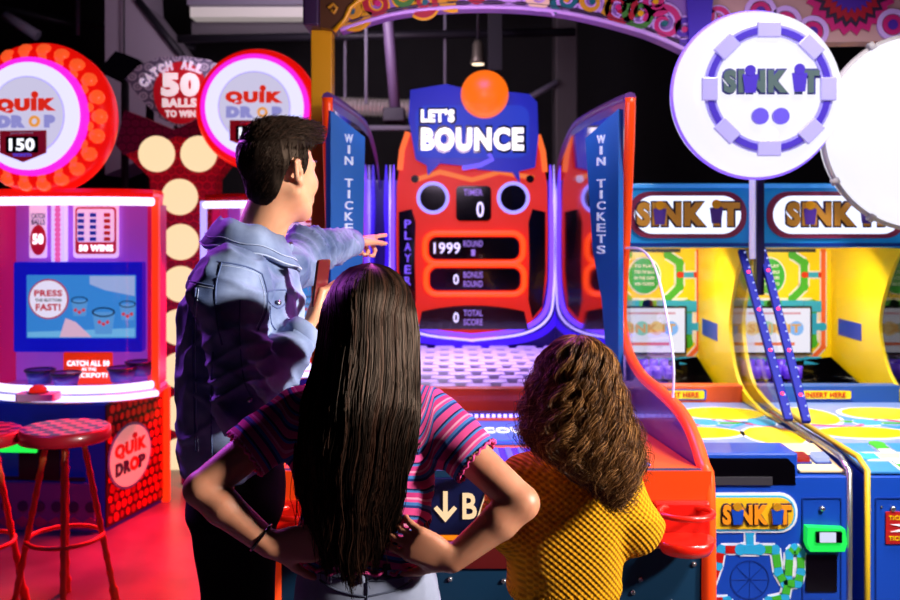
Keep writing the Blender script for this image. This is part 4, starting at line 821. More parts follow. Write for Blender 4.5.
# ================================================================== people: blended volumes turned into skins
V3 = lambda *a: np.array(a, float)
def nrm(v): v = np.array(v, float); return v/np.linalg.norm(v)
class Vol:
    """distance field on a grid; shapes are blended in smoothly and the surface is pulled out as one mesh"""
    def __init__(s, lo, hi, h):
        s.lo = np.array(lo, float); s.h = h; s.n = np.ceil((np.array(hi)-s.lo)/h).astype(int)+1
        s.F = np.full(tuple(s.n), 1.0, np.float32)
    def slab(s, lo, hi):
        a = np.maximum(np.floor((np.array(lo)-s.lo)/s.h).astype(int), 0); b = np.minimum(np.ceil((np.array(hi)-s.lo)/s.h).astype(int)+1, s.n)
        sl = tuple(slice(int(x), int(y)) for x, y in zip(a, b))
        g = [s.lo[i]+s.h*np.arange(a[i], b[i]) for i in range(3)]
        return sl, (g[0][:, None, None], g[1][None, :, None], g[2][None, None, :])
    def mix(s, sl, d, k, sub=False):
        f = s.F[sl]
        if sub: d = -d; h = np.clip(.5-.5*(d-f)/-k if False else .5+.5*(d-f)/k, 0, 1); s.F[sl] = f*(1-h)+d*h+k*h*(1-h); return
        h = np.clip(.5+.5*(f-d)/k, 0, 1); s.F[sl] = f*(1-h)+d*h-k*h*(1-h)
    def cone(s, a, b, ra, rb, k=.02, sub=False):
        a = np.array(a, float); b = np.array(b, float); m = max(ra, rb)+k+.03
        sl, (X, Y, Z) = s.slab(np.minimum(a, b)-m, np.maximum(a, b)+m)
        ab = b-a; L2 = max(ab@ab, 1e-12); t = np.clip(((X-a[0])*ab[0]+(Y-a[1])*ab[1]+(Z-a[2])*ab[2])/L2, 0, 1)
        d = np.sqrt((X-a[0]-t*ab[0])**2+(Y-a[1]-t*ab[1])**2+(Z-a[2]-t*ab[2])**2)-(ra+(rb-ra)*t)
        s.mix(sl, d, k, sub)
    def ell(s, c, r, R=None, k=.02, sub=False):
        c = np.array(c, float); r = np.array(r, float); R = np.eye(3) if R is None else R; m = max(r)+k+.03
        sl, (X, Y, Z) = s.slab(c-m, c+m); x, y, z = X-c[0], Y-c[1], Z-c[2]
        q = [(x*R[0, i]+y*R[1, i]+z*R[2, i])/r[i] for i in range(3)]
        l = np.sqrt(q[0]**2+q[1]**2+q[2]**2)+1e-9; g = np.sqrt((q[0]/r[0])**2+(q[1]/r[1])**2+(q[2]/r[2])**2)+1e-9
        s.mix(sl, l*(l-1)/g, k, sub)
    def loft(s, rows, yaw=0, k=.03, p=2.4):
        """rows (z, cx, cy, half width across, half depth); yaw turns the across axis"""
        rows = sorted(rows); z0, z1 = rows[0][0], rows[-1][0]; A = np.array(rows); m = A[:, 3:].max()+k+.04
        lo = (A[:, 1].min()-m, A[:, 2].min()-m, z0-k-.03); hi = (A[:, 1].max()+m, A[:, 2].max()+m, z1+k+.03)
        sl, (X, Y, Z) = s.slab(lo, hi); zz = np.clip(Z, z0, z1); I = lambda i: np.interp(zz, A[:, 0], A[:, i])
        cx, cy, w, d = I(1), I(2), I(3), I(4); c_, s_ = math.cos(yaw), math.sin(yaw)
        u = ((X-cx)*c_+(Y-cy)*s_)/w; v = (-(X-cx)*s_+(Y-cy)*c_)/d
        l = (np.abs(u)**p+np.abs(v)**p)**(1/p); dd = (l-1)*np.minimum(w, d)
        oz = np.abs(Z-zz)
        s.mix(sl, np.where(oz > 0, np.maximum(dd, 0)+oz, dd), k)
    def skin(s):
        F = s.F; nx, ny, nz = F.shape; S = F < 0
        c = np.zeros((nx-1, ny-1, nz-1), np.int8)
        for i in (0, 1):
            for j in (0, 1):
                for k in (0, 1): c += S[i:nx-1+i, j:ny-1+j, k:nz-1+k]
        act = (c > 0) & (c < 8); idx = np.full(act.shape, -1, np.int64); ii = np.argwhere(act); idx[act] = np.arange(len(ii))
        acc = np.zeros((len(ii), 3)); cnt = np.zeros(len(ii))
        for ax in range(3):
            for o1 in (0, 1):
                for o2 in (0, 1):
                    p0 = [0, 0, 0]; oth = [a for a in range(3) if a != ax]; p0[oth[0]] = o1; p0[oth[1]] = o2; p1 = list(p0); p1[ax] = 1
                    f0 = F[ii[:, 0]+p0[0], ii[:, 1]+p0[1], ii[:, 2]+p0[2]]; f1 = F[ii[:, 0]+p1[0], ii[:, 1]+p1[1], ii[:, 2]+p1[2]]
                    mk = (f0 < 0) != (f1 < 0); t = np.where(mk, f0/(f0-f1+1e-12), 0); pt = np.array(p0)[None]+np.zeros((len(ii), 3)); pt[:, ax] = t
                    acc += pt*mk[:, None]; cnt += mk
        V = s.lo+(ii+acc/np.maximum(cnt, 1)[:, None])*s.h
        Q = []
        for ax in range(3):
            oth = [a for a in range(3) if a != ax]
            A0 = [slice(1, -1)]*3; A0[ax] = slice(0, F.shape[ax]-1); A1 = list(A0); A1[ax] = slice(1, F.shape[ax])
            a = S[tuple(A0)]; b = S[tuple(A1)]; e = np.argwhere(a != b)
            if not len(e): continue
            off = np.array([1, 1, 1]); off[ax] = 0; e = e+off; sg = S[e[:, 0], e[:, 1], e[:, 2]]
            def cell(d1, d2):
                q = e.copy(); q[:, oth[0]] -= d1; q[:, oth[1]] -= d2; return idx[q[:, 0], q[:, 1], q[:, 2]]
            q = np.stack([cell(1, 1), cell(0, 1), cell(0, 0), cell(1, 0)], 1)
            fl = sg if ax != 1 else ~sg
            q[~fl] = q[~fl][:, ::-1]; Q.append(q)
        Q = np.concatenate(Q); Q = Q[(Q >= 0).all(1)]
        return V, Q
def smooth(V, Q, it=2, f=.5):
    for _ in range(it):
        acc = np.zeros_like(V); cnt = np.zeros(len(V))
        for i in range(4):
            a, b = Q[:, i], Q[:, (i+1) % 4]
            np.add.at(acc, a, V[b]); np.add.at(acc, b, V[a]); np.add.at(cnt, a, 1); np.add.at(cnt, b, 1)
        V = V*(1-f)+f*acc/np.maximum(cnt, 1)[:, None]
    return V
def normals(V, Q):
    n = np.cross(V[Q[:, 2]]-V[Q[:, 0]], V[Q[:, 3]]-V[Q[:, 1]]); N = np.zeros_like(V)
    for i in range(4): np.add.at(N, Q[:, i], n)
    return N/(np.linalg.norm(N, axis=1)[:, None]+1e-12)
def npmesh(name, V, Q, mats, parent, midx=None, attrs=None, keep=None, sm=True, **kw):
    if keep is not None:
        kf = keep[Q].all(1); Q = Q[kf]; midx = midx[kf] if midx is not None else None
        used = np.unique(Q); mp = np.full(len(V), -1); mp[used] = np.arange(len(used)); V = V[used]; Q = mp[Q]
        if attrs: attrs = {k: a[used] for k, a in attrs.items()}
    o = np.array(ORI[parent.name]) if parent else np.zeros(3)
    me = bpy.data.meshes.new(name); k = Q.shape[1]
    me.vertices.add(len(V)); me.vertices.foreach_set('co', (V-o).astype(np.float32).ravel())
    me.loops.add(Q.size); me.loops.foreach_set('vertex_index', Q.astype(np.int32).ravel())
    me.polygons.add(len(Q)); me.polygons.foreach_set('loop_start', np.arange(0, Q.size, k, dtype=np.int32)); me.polygons.foreach_set('loop_total', np.full(len(Q), k, np.int32))
    for m in mats: me.materials.append(m)
    if midx is not None: me.polygons.foreach_set('material_index', midx.astype(np.int32))
    me.polygons.foreach_set('use_smooth', np.full(len(Q), sm)); me.update(calc_edges=True); me.validate()
    for nm, a in (attrs or {}).items(): me.attributes.new(nm, 'FLOAT', 'POINT').data.foreach_set('value', a.astype(np.float32))
    ob = bpy.data.objects.new(name, me); COL.objects.link(ob); ob.parent = parent; ORI[ob.name] = Vector(o)
    return tag(ob, **kw)
def waves(Pt, f, seed, n=7, stretch=(1, 1, 1), warp=.35):
    r = np.random.default_rng(seed); p = Pt*np.array(stretch); out = np.zeros(len(p))
    for i in range(n):
        d = nrm(r.normal(size=3)); e = nrm(r.normal(size=3)); ff = f*r.uniform(.6, 1.6)
        out += np.sin(p@d*ff+r.uniform(0, 6.28)+warp*3*np.sin(p@e*ff*.6+r.uniform(0, 6.28)))
    return out/math.sqrt(n)
def ridge(x): return np.maximum(0, 1-np.abs(x)*1.3)**1.5
def head(vol, C, az, s, female=False, tilt=0):
    f = V3(math.cos(az), math.sin(az), 0); r = V3(math.sin(az), -math.cos(az), 0); u = V3(0, 0, 1)
    if tilt: f, u = f*math.cos(tilt)+u*math.sin(tilt), u*math.cos(tilt)-f*math.sin(tilt)
    R = np.stack([r, f, u], 1); T = lambda x, y, z: C+R@(V3(x, y, z)*s)
    e = lambda c, rr, k=.015, sub=False, RR=None: vol.ell(T(*c), V3(*rr)*s, R if RR is None else RR, k*s, sub)
    co = lambda a, b, ra, rb, k=.01, sub=False: vol.cone(T(*a), T(*b), ra*s, rb*s, k*s, sub)
    e((0, -.014, .03), (.074, .094, .086)); e((0, .028, -.035), (.058, .060, .078), .03)
    co((-.054, .0, -.05), (-.012, .062, -.098), .016, .016, .03); co((.054, 0, -.05), (.012, .062, -.098), .016, .016, .03); e((0, .066, -.102), (.019, .017, .015), .02)
    for sx in (-1, 1):
        e((sx*.033, .058, -.028), (.024, .026, .028), .02); co((sx*.012, .080, .020), (sx*.042, .068, .020), .009, .007, .012)
        e((sx*.031, .086, .0), (.015, .014, .011), .012, True)
        co((sx*.076, -.004, -.0), (sx*.081, -.014, .022), .0075, .008, .006); co((sx*.074, .004, -.03), (sx*.077, -.001, -.002), .0065, .006, .006); co((sx*.087, -.026, .020), (sx*.084, -.020, -.016), .0075, .007, .006); co((sx*.078, -.016, -.018), (sx*.074, .0, -.032), .006, .006, .006)
        e((sx*.011, .092, -.034), (.010, .010, .008), .008)
    co((0, .086, .012), (0, .105, -.028), .0085, .0115, .010)
    co((-.021, .083, -.062), (.021, .083, -.062), .0065, .0065, .008); co((-.017, .083, -.073), (.017, .083, -.073), .0075, .0075, .008); co((-.02, .095, -.0675), (.02, .095, -.0675), .0015, .0015, .003, True)
    return R, T
def hand(vol, W, d, n, s=1.0, curls=((20, 30, 20),)*4, side=1, thumb=(35, 20), fr=.0085):
    """W wrist, d towards the fingers, n out of the palm, side +1/-1 picks the thumb side"""
    d = nrm(d); n = np.array(n, float); n = nrm(n-d*(n@d)); t = np.cross(d, n)*side
    W = np.array(W, float)
    ln = ((.040, .024, .020), (.045, .028, .022), (.042, .026, .021), (.033, .020, .018)); ends = []
    for i, (sx, L) in enumerate(zip((.030, .010, -.010, -.029), ln)):
        k0 = W+(d*(.088-.004*abs(i-1))+t*sx)*s; vol.cone(W+d*.012*s+t*sx*.6*s, k0, .013*s, .0115*s, .012)
        dd = nrm(d+t*sx*2.2); a = 0; p = k0; c = curls[i if i < len(curls) else -1]
        for j in range(3):
            a += math.radians(c[j]); q = p+(dd*math.cos(a)+n*math.sin(a))*L[j]*s; vol.cone(p, q, (fr-.0006*j)*s, (fr-.0006*(j+1))*s, .0025); p = q
        ends.append(p)
    vol.ell(W+d*.05*s+n*.004*s, V3(.036, .045, .014)*s, np.stack([t, d, n], 1), .012)
    b = W+(d*.022+t*.026+n*.006)*s; a1 = math.radians(thumb[0]); v = d*math.cos(a1)+t*math.sin(a1)+n*.25; v = nrm(v)
    k1 = b+v*.038*s; vol.cone(b, k1, .0135*s, .0105*s, .010); v2 = nrm(v+d*math.sin(math.radians(thumb[1]))+n*.15); k2 = k1+v2*.030*s; vol.cone(k1, k2, .0102*s, .0085*s, .004); vol.cone(k2, k2+nrm(v2+d*.3)*.022*s, .0088*s, .0072*s, .004)
    return ends
def person(loc, lab): return thing('person', loc, lab, 'person')
def skin_mat(name, col, col2):
    m = mat(name, col, .48, bump=(260, .12, .0006), sss=.18); nt, N, L, B = nodes(m); n = N.new('ShaderNodeTexNoise'); n.inputs['Scale'].default_value = 14; tc = N.new('ShaderNodeTexCoord'); L.new(tc.outputs['Object'], n.inputs[0]); cr = N.new('ShaderNodeValToRGB'); L.new(n.outputs['Fac'], cr.inputs[0]); cr.color_ramp.elements[0].position = .3; cr.color_ramp.elements[1].position = .7; cr.color_ramp.elements[0].color = (*lin(col), 1); cr.color_ramp.elements[1].color = (*lin(col2), 1); L.new(cr.outputs[0], B.inputs['Base Color']); return m
def hair_mat(name, c0, c1, c2, rough=.36):
    m = mat(name, c0, rough, spec=.6); nt, N, L, B = nodes(m); at = N.new('ShaderNodeAttribute'); at.attribute_name = 'tone'; cr = N.new('ShaderNodeValToRGB'); L.new(at.outputs['Fac'], cr.inputs[0])
    cr.color_ramp.elements[0].color = (*lin(c0), 1); cr.color_ramp.elements[1].color = (*lin(c2), 1); e = cr.color_ramp.elements.new(.55); e.color = (*lin(c1), 1); L.new(cr.outputs[0], B.inputs['Base Color'])
    B.inputs['Roughness'].default_value = rough; B.inputs['Specular IOR Level'].default_value = .16; B.inputs['Specular Tint'].default_value = (1, .68, .5, 1)
    for l in list(B.inputs['Roughness'].links): nt.links.remove(l)
    return m
def strands(paths, r0, r1, tone):
    """paths (S,K,3) -> three sided tapering tubes"""
    S, K, _ = paths.shape; T = np.gradient(paths, axis=1); T /= np.linalg.norm(T, axis=2)[..., None]+1e-9
    up = np.zeros_like(T); up[..., 0] = .3; up[..., 1] = -1; up[..., 2] = .2; A = np.cross(T, up); A /= np.linalg.norm(A, axis=2)[..., None]+1e-9; B = np.cross(A, T)
    rr = (r0+(r1-r0)*np.linspace(0, 1, K)**2)[None, :, None]
    V = np.stack([paths+rr*(A*math.cos(a)+B*math.sin(a)) for a in (0, 2.094, 4.189)], 2)
    ix = np.arange(S*K*3).reshape(S, K, 3); Q = []
    for j in range(3): Q.append(np.stack([ix[:, :-1, j], ix[:, 1:, j], ix[:, 1:, (j+1) % 3], ix[:, :-1, (j+1) % 3]], -1).reshape(-1, 4))
    return V.reshape(-1, 3), np.concatenate(Q), np.repeat(tone, K*3)
def hair_table(tab, d):
    """rows (py, x0, x1, cy, D) of the silhouette at depth d -> interpolators over the height"""
    A = np.array([(CZ-(r[0]-HY)*d/F, ((r[1]+r[2])/2-HX)*d/F, (r[2]-r[1])/2*d/F, r[3], r[4]) for r in tab]); A = A[np.argsort(A[:, 0])]
    return lambda z: [np.interp(z, A[:, 0], A[:, i]) for i in (1, 2, 3, 4)], A[-1, 0]
def seam(mb, tree, pts, r, m, n=10, off=.0):
    out = []
    for p in crom(pts, n):
        h = tree.find_nearest(p); out.append(h[0]+h[1]*off)
    mb.tube(out, r, m, 6)
def bvh(V, Q): return BVHTree.FromPolygons([tuple(v) for v in V], [tuple(int(i) for i in q) for q in Q])
def shoes(root, pts, az, col):
    for (x, y) in pts:
        v = Vol((x-.2, y-.2, -.01), (x+.2, y+.25, .16), .008); f = V3(math.cos(az), math.sin(az), 0); c = V3(x, y, 0)
        v.cone(c-f*.05+V3(0, 0, .04), c+f*.11+V3(0, 0, .032), .04, .034, .03); v.cone(c-f*.04+V3(0, 0, .05), c-f*.04+V3(0, 0, .11), .042, .045, .03)
        VV, Q = v.skin(); VV[:, 2] = np.maximum(VV[:, 2], .002); npmesh('shoe', VV, Q, [col], root)

# ------------------------------------------------------------------ the man
def build_man():
    root = person((-.51, 2.32, 0), 'person with short dark hair in a light blue denim jacket pointing at the game')
    az = math.radians(10); haz = math.radians(49)
    f = V3(math.cos(az), math.sin(az), 0); r = V3(math.sin(az), -math.cos(az), 0)
    skn = skin_mat('man_skin', 'c98a68', 'dba07c')
    C = np.array(P(281, 172, 2.3)); 
    shN, elN, wrN = V3(-.497, 2.14, 1.465), V3(-.452, 2.06, 1.20), V3(-.335, 2.19, 1.345)
    shF, elF, wrF = V3(-.43, 2.50, 1.475), np.array(P(312, 252, 2.66)), np.array(P(351, 243, 2.84))
    vol = Vol((-.75, 1.9, -.01), (-.10, 3.08, 1.88), .0055)
    head(vol, C, haz, .98)
    vol.cone((-.475, 2.31, 1.53), C+V3(-.02, -.0, -.07), .060, .056, .03)
    vol.loft([(.90, -.52, 2.32, .085, .13), (1.1, -.52, 2.32, .09, .135), (1.35, -.505, 2.32, .10, .15), (1.47, -.49, 2.32, .075, .14), (1.53, -.48, 2.32, .05, .06)], az, .03)
    for a, b, c_ in ((shN, elN, wrN), (shF, elF, wrF)): vol.cone(a, b, .042, .036, .03); vol.cone(b, c_, .036, .025, .02)
    for sx in (-.085, .085):
        h_ = V3(-.52, 2.32, .92)+r*sx; k_ = h_+V3(.0, 0, -.44)+f*.01; vol.cone(h_, k_, .07, .05, .03); vol.cone(k_, k_+V3(-.02, 0, -.40), .05, .035, .02); vol.cone(k_+V3(-.02, 0, -.43), k_+V3(.05, 0, -.45), .03, .02, .02)
    # pointing hand: index straight, others half folded, thumb up
    hand(vol, wrF+V3(.008, .03, .0), nrm((.34, .92, .10)), (.15, -.25, -.9), .95, ((0, 3, 3), (65, 80, 45), (72, 85, 50), (76, 85, 50)), -1, (25, 10))
    # hand holding the phone
    hw = wrN+V3(.010, .012, .014); hand(vol, hw, nrm((.25, .35, .9)), (.9, .2, -.25), .96, ((35, 50, 30), (40, 50, 35), (45, 50, 35), (50, 55, 35)), 1, (30, 35))
    V, Q = vol.skin(); V = smooth(V, Q, 1, .4); npmesh('body', V, Q, [skn], root)
    eye = mat('eye_white', 'e8e0dc', .2); f_h = V3(math.cos(haz), math.sin(haz), 0); r_h = V3(math.sin(haz), -math.cos(haz), 0)
    for sx in (-1, 1):
        e = C+(r_h*sx*.030+f_h*.064)*.98; m = MB(); m.sphere(e, .0125, eye, 14); m.sphere(e+f_h*.0085, .0058, mat('iris_brown', '2a160c', .2), 10); m.build('eye', root)
    # denim jacket
    den = mat('denim', '7a8cb4', .85, bump=(420, .35, .0012), spec=.2); nt, N, L, B = nodes(den)
    nz = N.new('ShaderNodeTexNoise'); nz.inputs['Scale'].default_value = 9; nz.inputs['Detail'].default_value = 8; tc = N.new('ShaderNodeTexCoord'); L.new(tc.outputs['Object'], nz.inputs[0]); cr = N.new('ShaderNodeValToRGB'); L.new(nz.outputs['Fac'], cr.inputs[0]); cr.color_ramp.elements[0].position = .32; cr.color_ramp.elements[1].position = .7; cr.color_ramp.elements[0].color = (*lin('46567f'), 1); cr.color_ramp.elements[1].color = (*lin('93a2c6'), 1); L.new(cr.outputs[0], B.inputs['Base Color'])
    n3 = N.new('ShaderNodeTexNoise'); n3.noise_type = 'RIDGED_MULTIFRACTAL'; n3.inputs['Scale'].default_value = 13; n3.inputs['Detail'].default_value = 3; n3.inputs['Distortion'].default_value = .8; L.new(tc.outputs['Object'], n3.inputs[0])
    ob_ = [n for n in N if n.type == 'BUMP'][0]; b2 = N.new('ShaderNodeBump'); b2.inputs['Strength'].default_value = .55; b2.inputs['Distance'].default_value = .010; L.new(n3.outputs['Fac'], b2.inputs['Height']); L.new(b2.outputs[0], ob_.inputs['Normal'])
    J = Vol((-.76, 1.92, .96), (-.12, 2.95, 1.64), .0055)
    J.loft([(1.005, -.540, 2.32, .165, .108), (1.06, -.538, 2.32, .176, .122), (1.15, -.526, 2.32, .185, .136), (1.28, -.515, 2.32, .19, .142), (1.38, -.505, 2.32, .195, .138), (1.46, -.497, 2.32, .185, .120), (1.515, -.488, 2.32, .14, .092), (1.56, -.478, 2.32, .085, .075)], az-PI/2, .02, 2.3)
    J.cone(shN+V3(0, .02, .0), shN+V3(.0, -.02, -.04), .070, .068, .04); J.cone(shN+V3(0, -.01, -.02), elN+V3(-.003, 0, .0), .068, .056, .035); J.cone(elN, wrN+V3(-.012, -.01, -.015), .056, .040, .025)
    J.cone(shF, elF, .066, .053, .04); J.cone(elF, wrF-V3(.006, .02, 0), .052, .037, .025)
    V, Q = J.skin(); V = smooth(V, Q, 2, .5); Nn = normals(V, Q)
    def seg(Pt, a, b):
        ab = b-a; t = np.clip(((Pt-a)@ab)/(ab@ab), 0, 1); return t, np.linalg.norm(Pt-a-t[:, None]*ab, axis=1)
    t1, d1 = seg(V, shN, elN); t2, d2 = seg(V, elN, wrN); t3, d3 = seg(V, shF, elF); t4, d4 = seg(V, elF, wrF)
    arm = np.minimum.reduce([d1, d2, d3, d4]) < .078
    disp = .0035*waves(V, 16, 1)+.016*(ridge(waves(V, 19, 2, 5, (1, 1, .55)))-.3)+.009*(ridge(waves(V, 48, 4, 5, (1, 1, .8)))-.2)
    for (t, d, a, b, ph) in ((t1, d1, shN, elN, 0), (t2, d2, elN, wrN, 1), (t3, d3, shF, elF, 2), (t4, d4, elF, wrF, 3)):
        L_ = np.linalg.norm(b-a); kk = np.clip(1-(d-.06)/.03, 0, 1); near = np.exp(-((t-(1 if ph in (0, 2) else 0))*L_/.11)**2)+.35
        disp += kk*near*.011*ridge(np.sin(t*L_*95+3*waves(V, 14, 10+ph, 4)))
    V = V+Nn*disp[:, None]; V = smooth(V, Q, 1, .3)
    keep = ~((V[:, 2] > 1.547) & (np.hypot(V[:, 0]+.478, V[:, 1]-2.32) < .09)) & (V[:, 2] > 1.003)
    capA = (V-(wrN+V3(-.003, 0, 0)))@nrm(wrN-elN) < .012; capB = (V-wrF)@nrm(wrF-elF) < .0
    jk = npmesh('denim_jacket', V, Q, [den], root, keep=keep & (capA | (d2 > .047) | (t2 < .9)) & (capB | (d4 > .07)))
    tr = bvh(V, Q); sm_ = mat('denim_seam', '4c5c88', .85); st_ = mat('denim_light_stitch', 'a9b6d4', .85)
    w_ = lambda px, py, d=2.1: P(px, py, d)
    def sp(mb, pts, r, mt, n=8, off=.0005):
        out = []; o = Vector((0, 0, CZ))
        for p in crom([(a, b, 0) for a, b in pts], n):
            h = tr.ray_cast(o, (P(p.x, p.y, 2.0)-o).normalized())
            if h[0] is not None: out.append(h[0]+h[1]*off)
        if len(out) > 2: mb.tube(out, r, mt, 6)
    m = MB()
    for pts, rw in (([(190, 281), (203, 284), (214, 286)], .0020), ([(218, 262), (234, 264), (250, 268), (262, 274)], .0022), ([(262, 274), (267, 292), (266, 312), (258, 330)], .0020), ([(222, 262), (216, 285), (216, 315), (222, 345)], .0020), ([(196, 288), (193, 330), (194, 400), (196, 452)], .0020), ([(213, 352), (211, 400), (212, 455)], .0018), ([(240, 300), (240, 340), (244, 380), (254, 402)], .0015)):
        sp(m, pts, rw, sm_)
    m.build('seam', jk); m = MB()
    for pts, rw in (([(190, 283.5), (203, 286.5), (214, 288.5)], .0009), ([(218, 265), (234, 267), (250, 271), (260, 276)], .0009), ([(259, 276), (264, 293), (263, 312), (256, 328)], .0009), ([(198.5, 289), (195.5, 330), (196.5, 400), (198.5, 452)], .0009)):
        sp(m, pts, rw, st_)
    m.build('stitching', jk)
    def band(name, c0, axis, ra, rb, wid, mt, th=.006, n=40, yaw=None):
        ax = Vector(axis).normalized(); a = ax.orthogonal().normalized(); b = ax.cross(a); m = MB(); c0 = Vector(c0)
        if yaw is not None: a = Vector((math.cos(yaw), math.sin(yaw), 0)); b = Vector((-math.sin(yaw), math.cos(yaw), 0))
        R = []
        for h_, k in ((0, 0), (0, th), (wid*.5, th*1.3), (wid, th), (wid, 0), (0, 0)): R.append([c0+ax*h_+a*(ra+k)*math.cos(2*PI*j/n)+b*(rb+k)*math.sin(2*PI*j/n) for j in range(n)])
        m.loft(R, mt, True, False); return m.build(name, jk)
    band('waistband', (-.540, 2.32, .998), (0, 0, 1), .166, .109, .034, den, .006, 48, az-PI/2)
    band('cuff', wrN-(wrN-elN)*.16, wrN-elN, .036, .036, .042, den); band('cuff', wrF-(wrF-elF)*.16, wrF-elF, .034, .034, .046, den)
    # collar: fold-over band standing round the neck
    m = MB(); R = []; n = 44
    for k, (rr, zz) in enumerate(((.070, 1.535), (.074, 1.592), (.080, 1.600), (.100, 1.578), (.128, 1.535), (.124, 1.528), (.098, 1.562), (.080, 1.580), (.066, 1.530))):
        ring = []
        for j in range(n+1):
            a = az+math.radians(28)+math.radians(304)*j/n; e = abs(j/n-.5)*2
            back = 1-e; ring.append(Vector((-.478+.0*e+rr*1.0*math.cos(a), 2.32+rr*1.05*math.sin(a), zz+.012*back-.035*e**2-(.02*e**3 if rr > .09 else 0)+.003*math.sin(j*.9))))
        R.append(ring)
    m.loft(R+[R[0]], den, False, False); cl = m.build('collar', jk)
    m = MB(); m.tube([p+Vector((0, 0, .001)) for p in R[4]], .0022, st_, 6); m.tube([R[3][j].lerp(R[4][j], .6)+Vector((0, 0, .004)) for j in range(n+1)], .0012, st_, 6); m.build('collar_stitching', cl)
    # chest pocket with flap and button on the right front
    m = MB(); sp(m, [(268, 292), (275, 290), (286, 290)], .002, sm_); sp(m, [(268, 292), (269, 302), (278, 308), (286, 302), (286, 290)], .0018, sm_); sp(m, [(270, 306), (271, 322), (276, 330)], .0016, sm_); m.build('chest_pocket', jk)
    for px, py in ((278, 303), (250, 400)):
        h_ = tr.ray_cast(Vector((0, 0, CZ)), (w_(px, py)-Vector((0, 0, CZ))).normalized()); m = MB(); m.lathe([(.006, 0), (.006, .003), (.001, .004)], h_[0]+h_[1]*.002, h_[1], scr, 12); m.build('button', jk)
    # white T-shirt hem and neck
    ts = mat('white_cotton', 'ddd8e0', .9); m = MB(); n = 48
    for R_ in (([(.155, .098, 1.03), (.160, .102, 1.0), (.161, .103, .984)]),): m.loft([[Vector((-.54+a*math.cos(az-PI/2)*math.cos(t)-b*math.sin(az-PI/2)*math.sin(t), 2.32+a*math.sin(az-PI/2)*math.cos(t)+b*math.cos(az-PI/2)*math.sin(t), z+.006*math.sin(3*t))) for t in np.linspace(0, 2*PI, n+1)[:-1]] for a, b, z in R_], ts, True, False)
    m.build('tshirt_hem', root)
    # trousers
    tv = Vol((-.75, 2.05, .04), (-.30, 2.6, 1.05), .009); tv.loft([(.90, -.52, 2.32, .165, .118), (1.02, -.525, 2.32, .155, .112)], az-PI/2, .03)
    for sx in (-.085, .085):
        h_ = V3(-.52, 2.32, .90)+r*sx; k_ = h_+V3(0, 0, -.42)+f*.01; tv.cone(h_, k_, .098, .068, .04); tv.cone(k_, k_+V3(-.02, 0, -.39), .068, .052, .03)
    V, Q = tv.skin(); V = smooth(V, Q, 2); V = V+normals(V, Q)*(.004*waves(V, 30, 9))[:, None]; npmesh('trousers', V, Q, [mat('black_cotton', '050507', .9, spec=.1)], root)
    shoes(root, [tuple((V3(-.54, 2.32, 0)+r*s_)[:2]) for s_ in (-.085, .085)], az, mat('shoe_black', '141216', .5))
    # hair: cap and strands
    hm = hair_mat('man_hair', '0a0706', '1a110d', '33211a', .5)
    R3 = np.stack([r_h, f_h, V3(0, 0, 1)], 1); T = lambda x, y, z: C+R3@(V3(x, y, z)*.98)
    hv = Vol(C-.17, C+.17, .004); hv.ell(T(0, -.018, .036), V3(.080, .100, .090)*.98, R3, .01); hv.ell(T(0, .035, .098), V3(.058, .058, .030), R3, .03); hv.cone(T(-.03, .078, .088), T(.03, .078, .088), .022, .022, .02)
    hv.ell(T(0, -.052, -.035), V3(.056, .034, .05), R3, .02)
    V, Q = hv.skin(); V = smooth(V, Q, 1); Lc = (V-C)@R3/.98
    lim = np.where(Lc[:, 1] > .02, .052+.30*(Lc[:, 1]-.02), np.where(Lc[:, 1] > -.030, .030, np.where(Lc[:, 1] > -.055, .030-(-.030-Lc[:, 1])*4.4, -.085)))
    side_ = (Lc[:, 1] > .006) & (Lc[:, 1] < .028) & (Lc[:, 2] > -.012) & (np.abs(Lc[:, 0]) > .05)   # sideburn and temple
    keep = (Lc[:, 2] > lim) | (side_ & (Lc[:, 2] > -.012))
    keep &= Lc[:, 2] > -.088
    Nn = normals(V, Q); V2 = V+Nn*(.0025*ridge(waves(V, 120, 5, 5, (1, 1, .5))))[:, None]
    hr = npmesh('hair', V2, Q, [hm], root, keep=keep, attrs={'tone': .2+.15*waves(V, 40, 3)})
    ok = np.flatnonzero(keep); rg = np.random.default_rng(5); S = 5200; pick = ok[rg.integers(0, len(ok), S)]
    base = V[pick]-Nn[pick]*.001; nn = Nn[pick]; lc = Lc[pick]; top = np.clip((lc[:, 2]-.055)/.05, 0, 1)
    comb = np.where((top > .3)[:, None], (f_h*.9+V3(0, 0, .15))[None], (V3(0, 0, -1)*.75-f_h*.45)[None]); comb = comb-nn*(comb*nn).sum(1)[:, None]
    Ls = .010+.020*top+.005*rg.random(S); K = 6; tt = np.linspace(0, 1, K); jit = rg.normal(size=(S, 3))*.10+.22*np.stack([waves(base, 45, 21), waves(base, 45, 22), waves(base, 45, 23)], 1)*.5
    lift = (.14+.16*top+.25*rg.random(S)**2)[:, None]
    paths = base[:, None]+(comb+jit)[:, None]*(tt[None, :, None]*Ls[:, None, None])+nn[:, None]*(lift*Ls[:, None])[:, None]*(tt*(1.2-.7*tt))[None, :, None]
    SV, SQ, st = strands(paths, .0009, .0003, rg.random(S)); npmesh('hair_strands', SV, SQ, [hm], hr, attrs={'tone': st}, kind='stuff')
    # eyebrows
    m = MB(); 
    for sx in (-1, 1): m = MB(); m.tube([T(sx*.014, .090, .024), T(sx*.030, .086, .029), T(sx*.045, .074, .024)], [.003, .0035, .002], mat('brow_dark', '1a100c', .7), 6); m.build('eyebrow', root)
    # phone
    pc = np.array(P(321, 283, 2.21)); ph = thing('phone', tuple(pc), 'dark red cased phone held up in the denim jacket wearer’s near hand', 'phone')
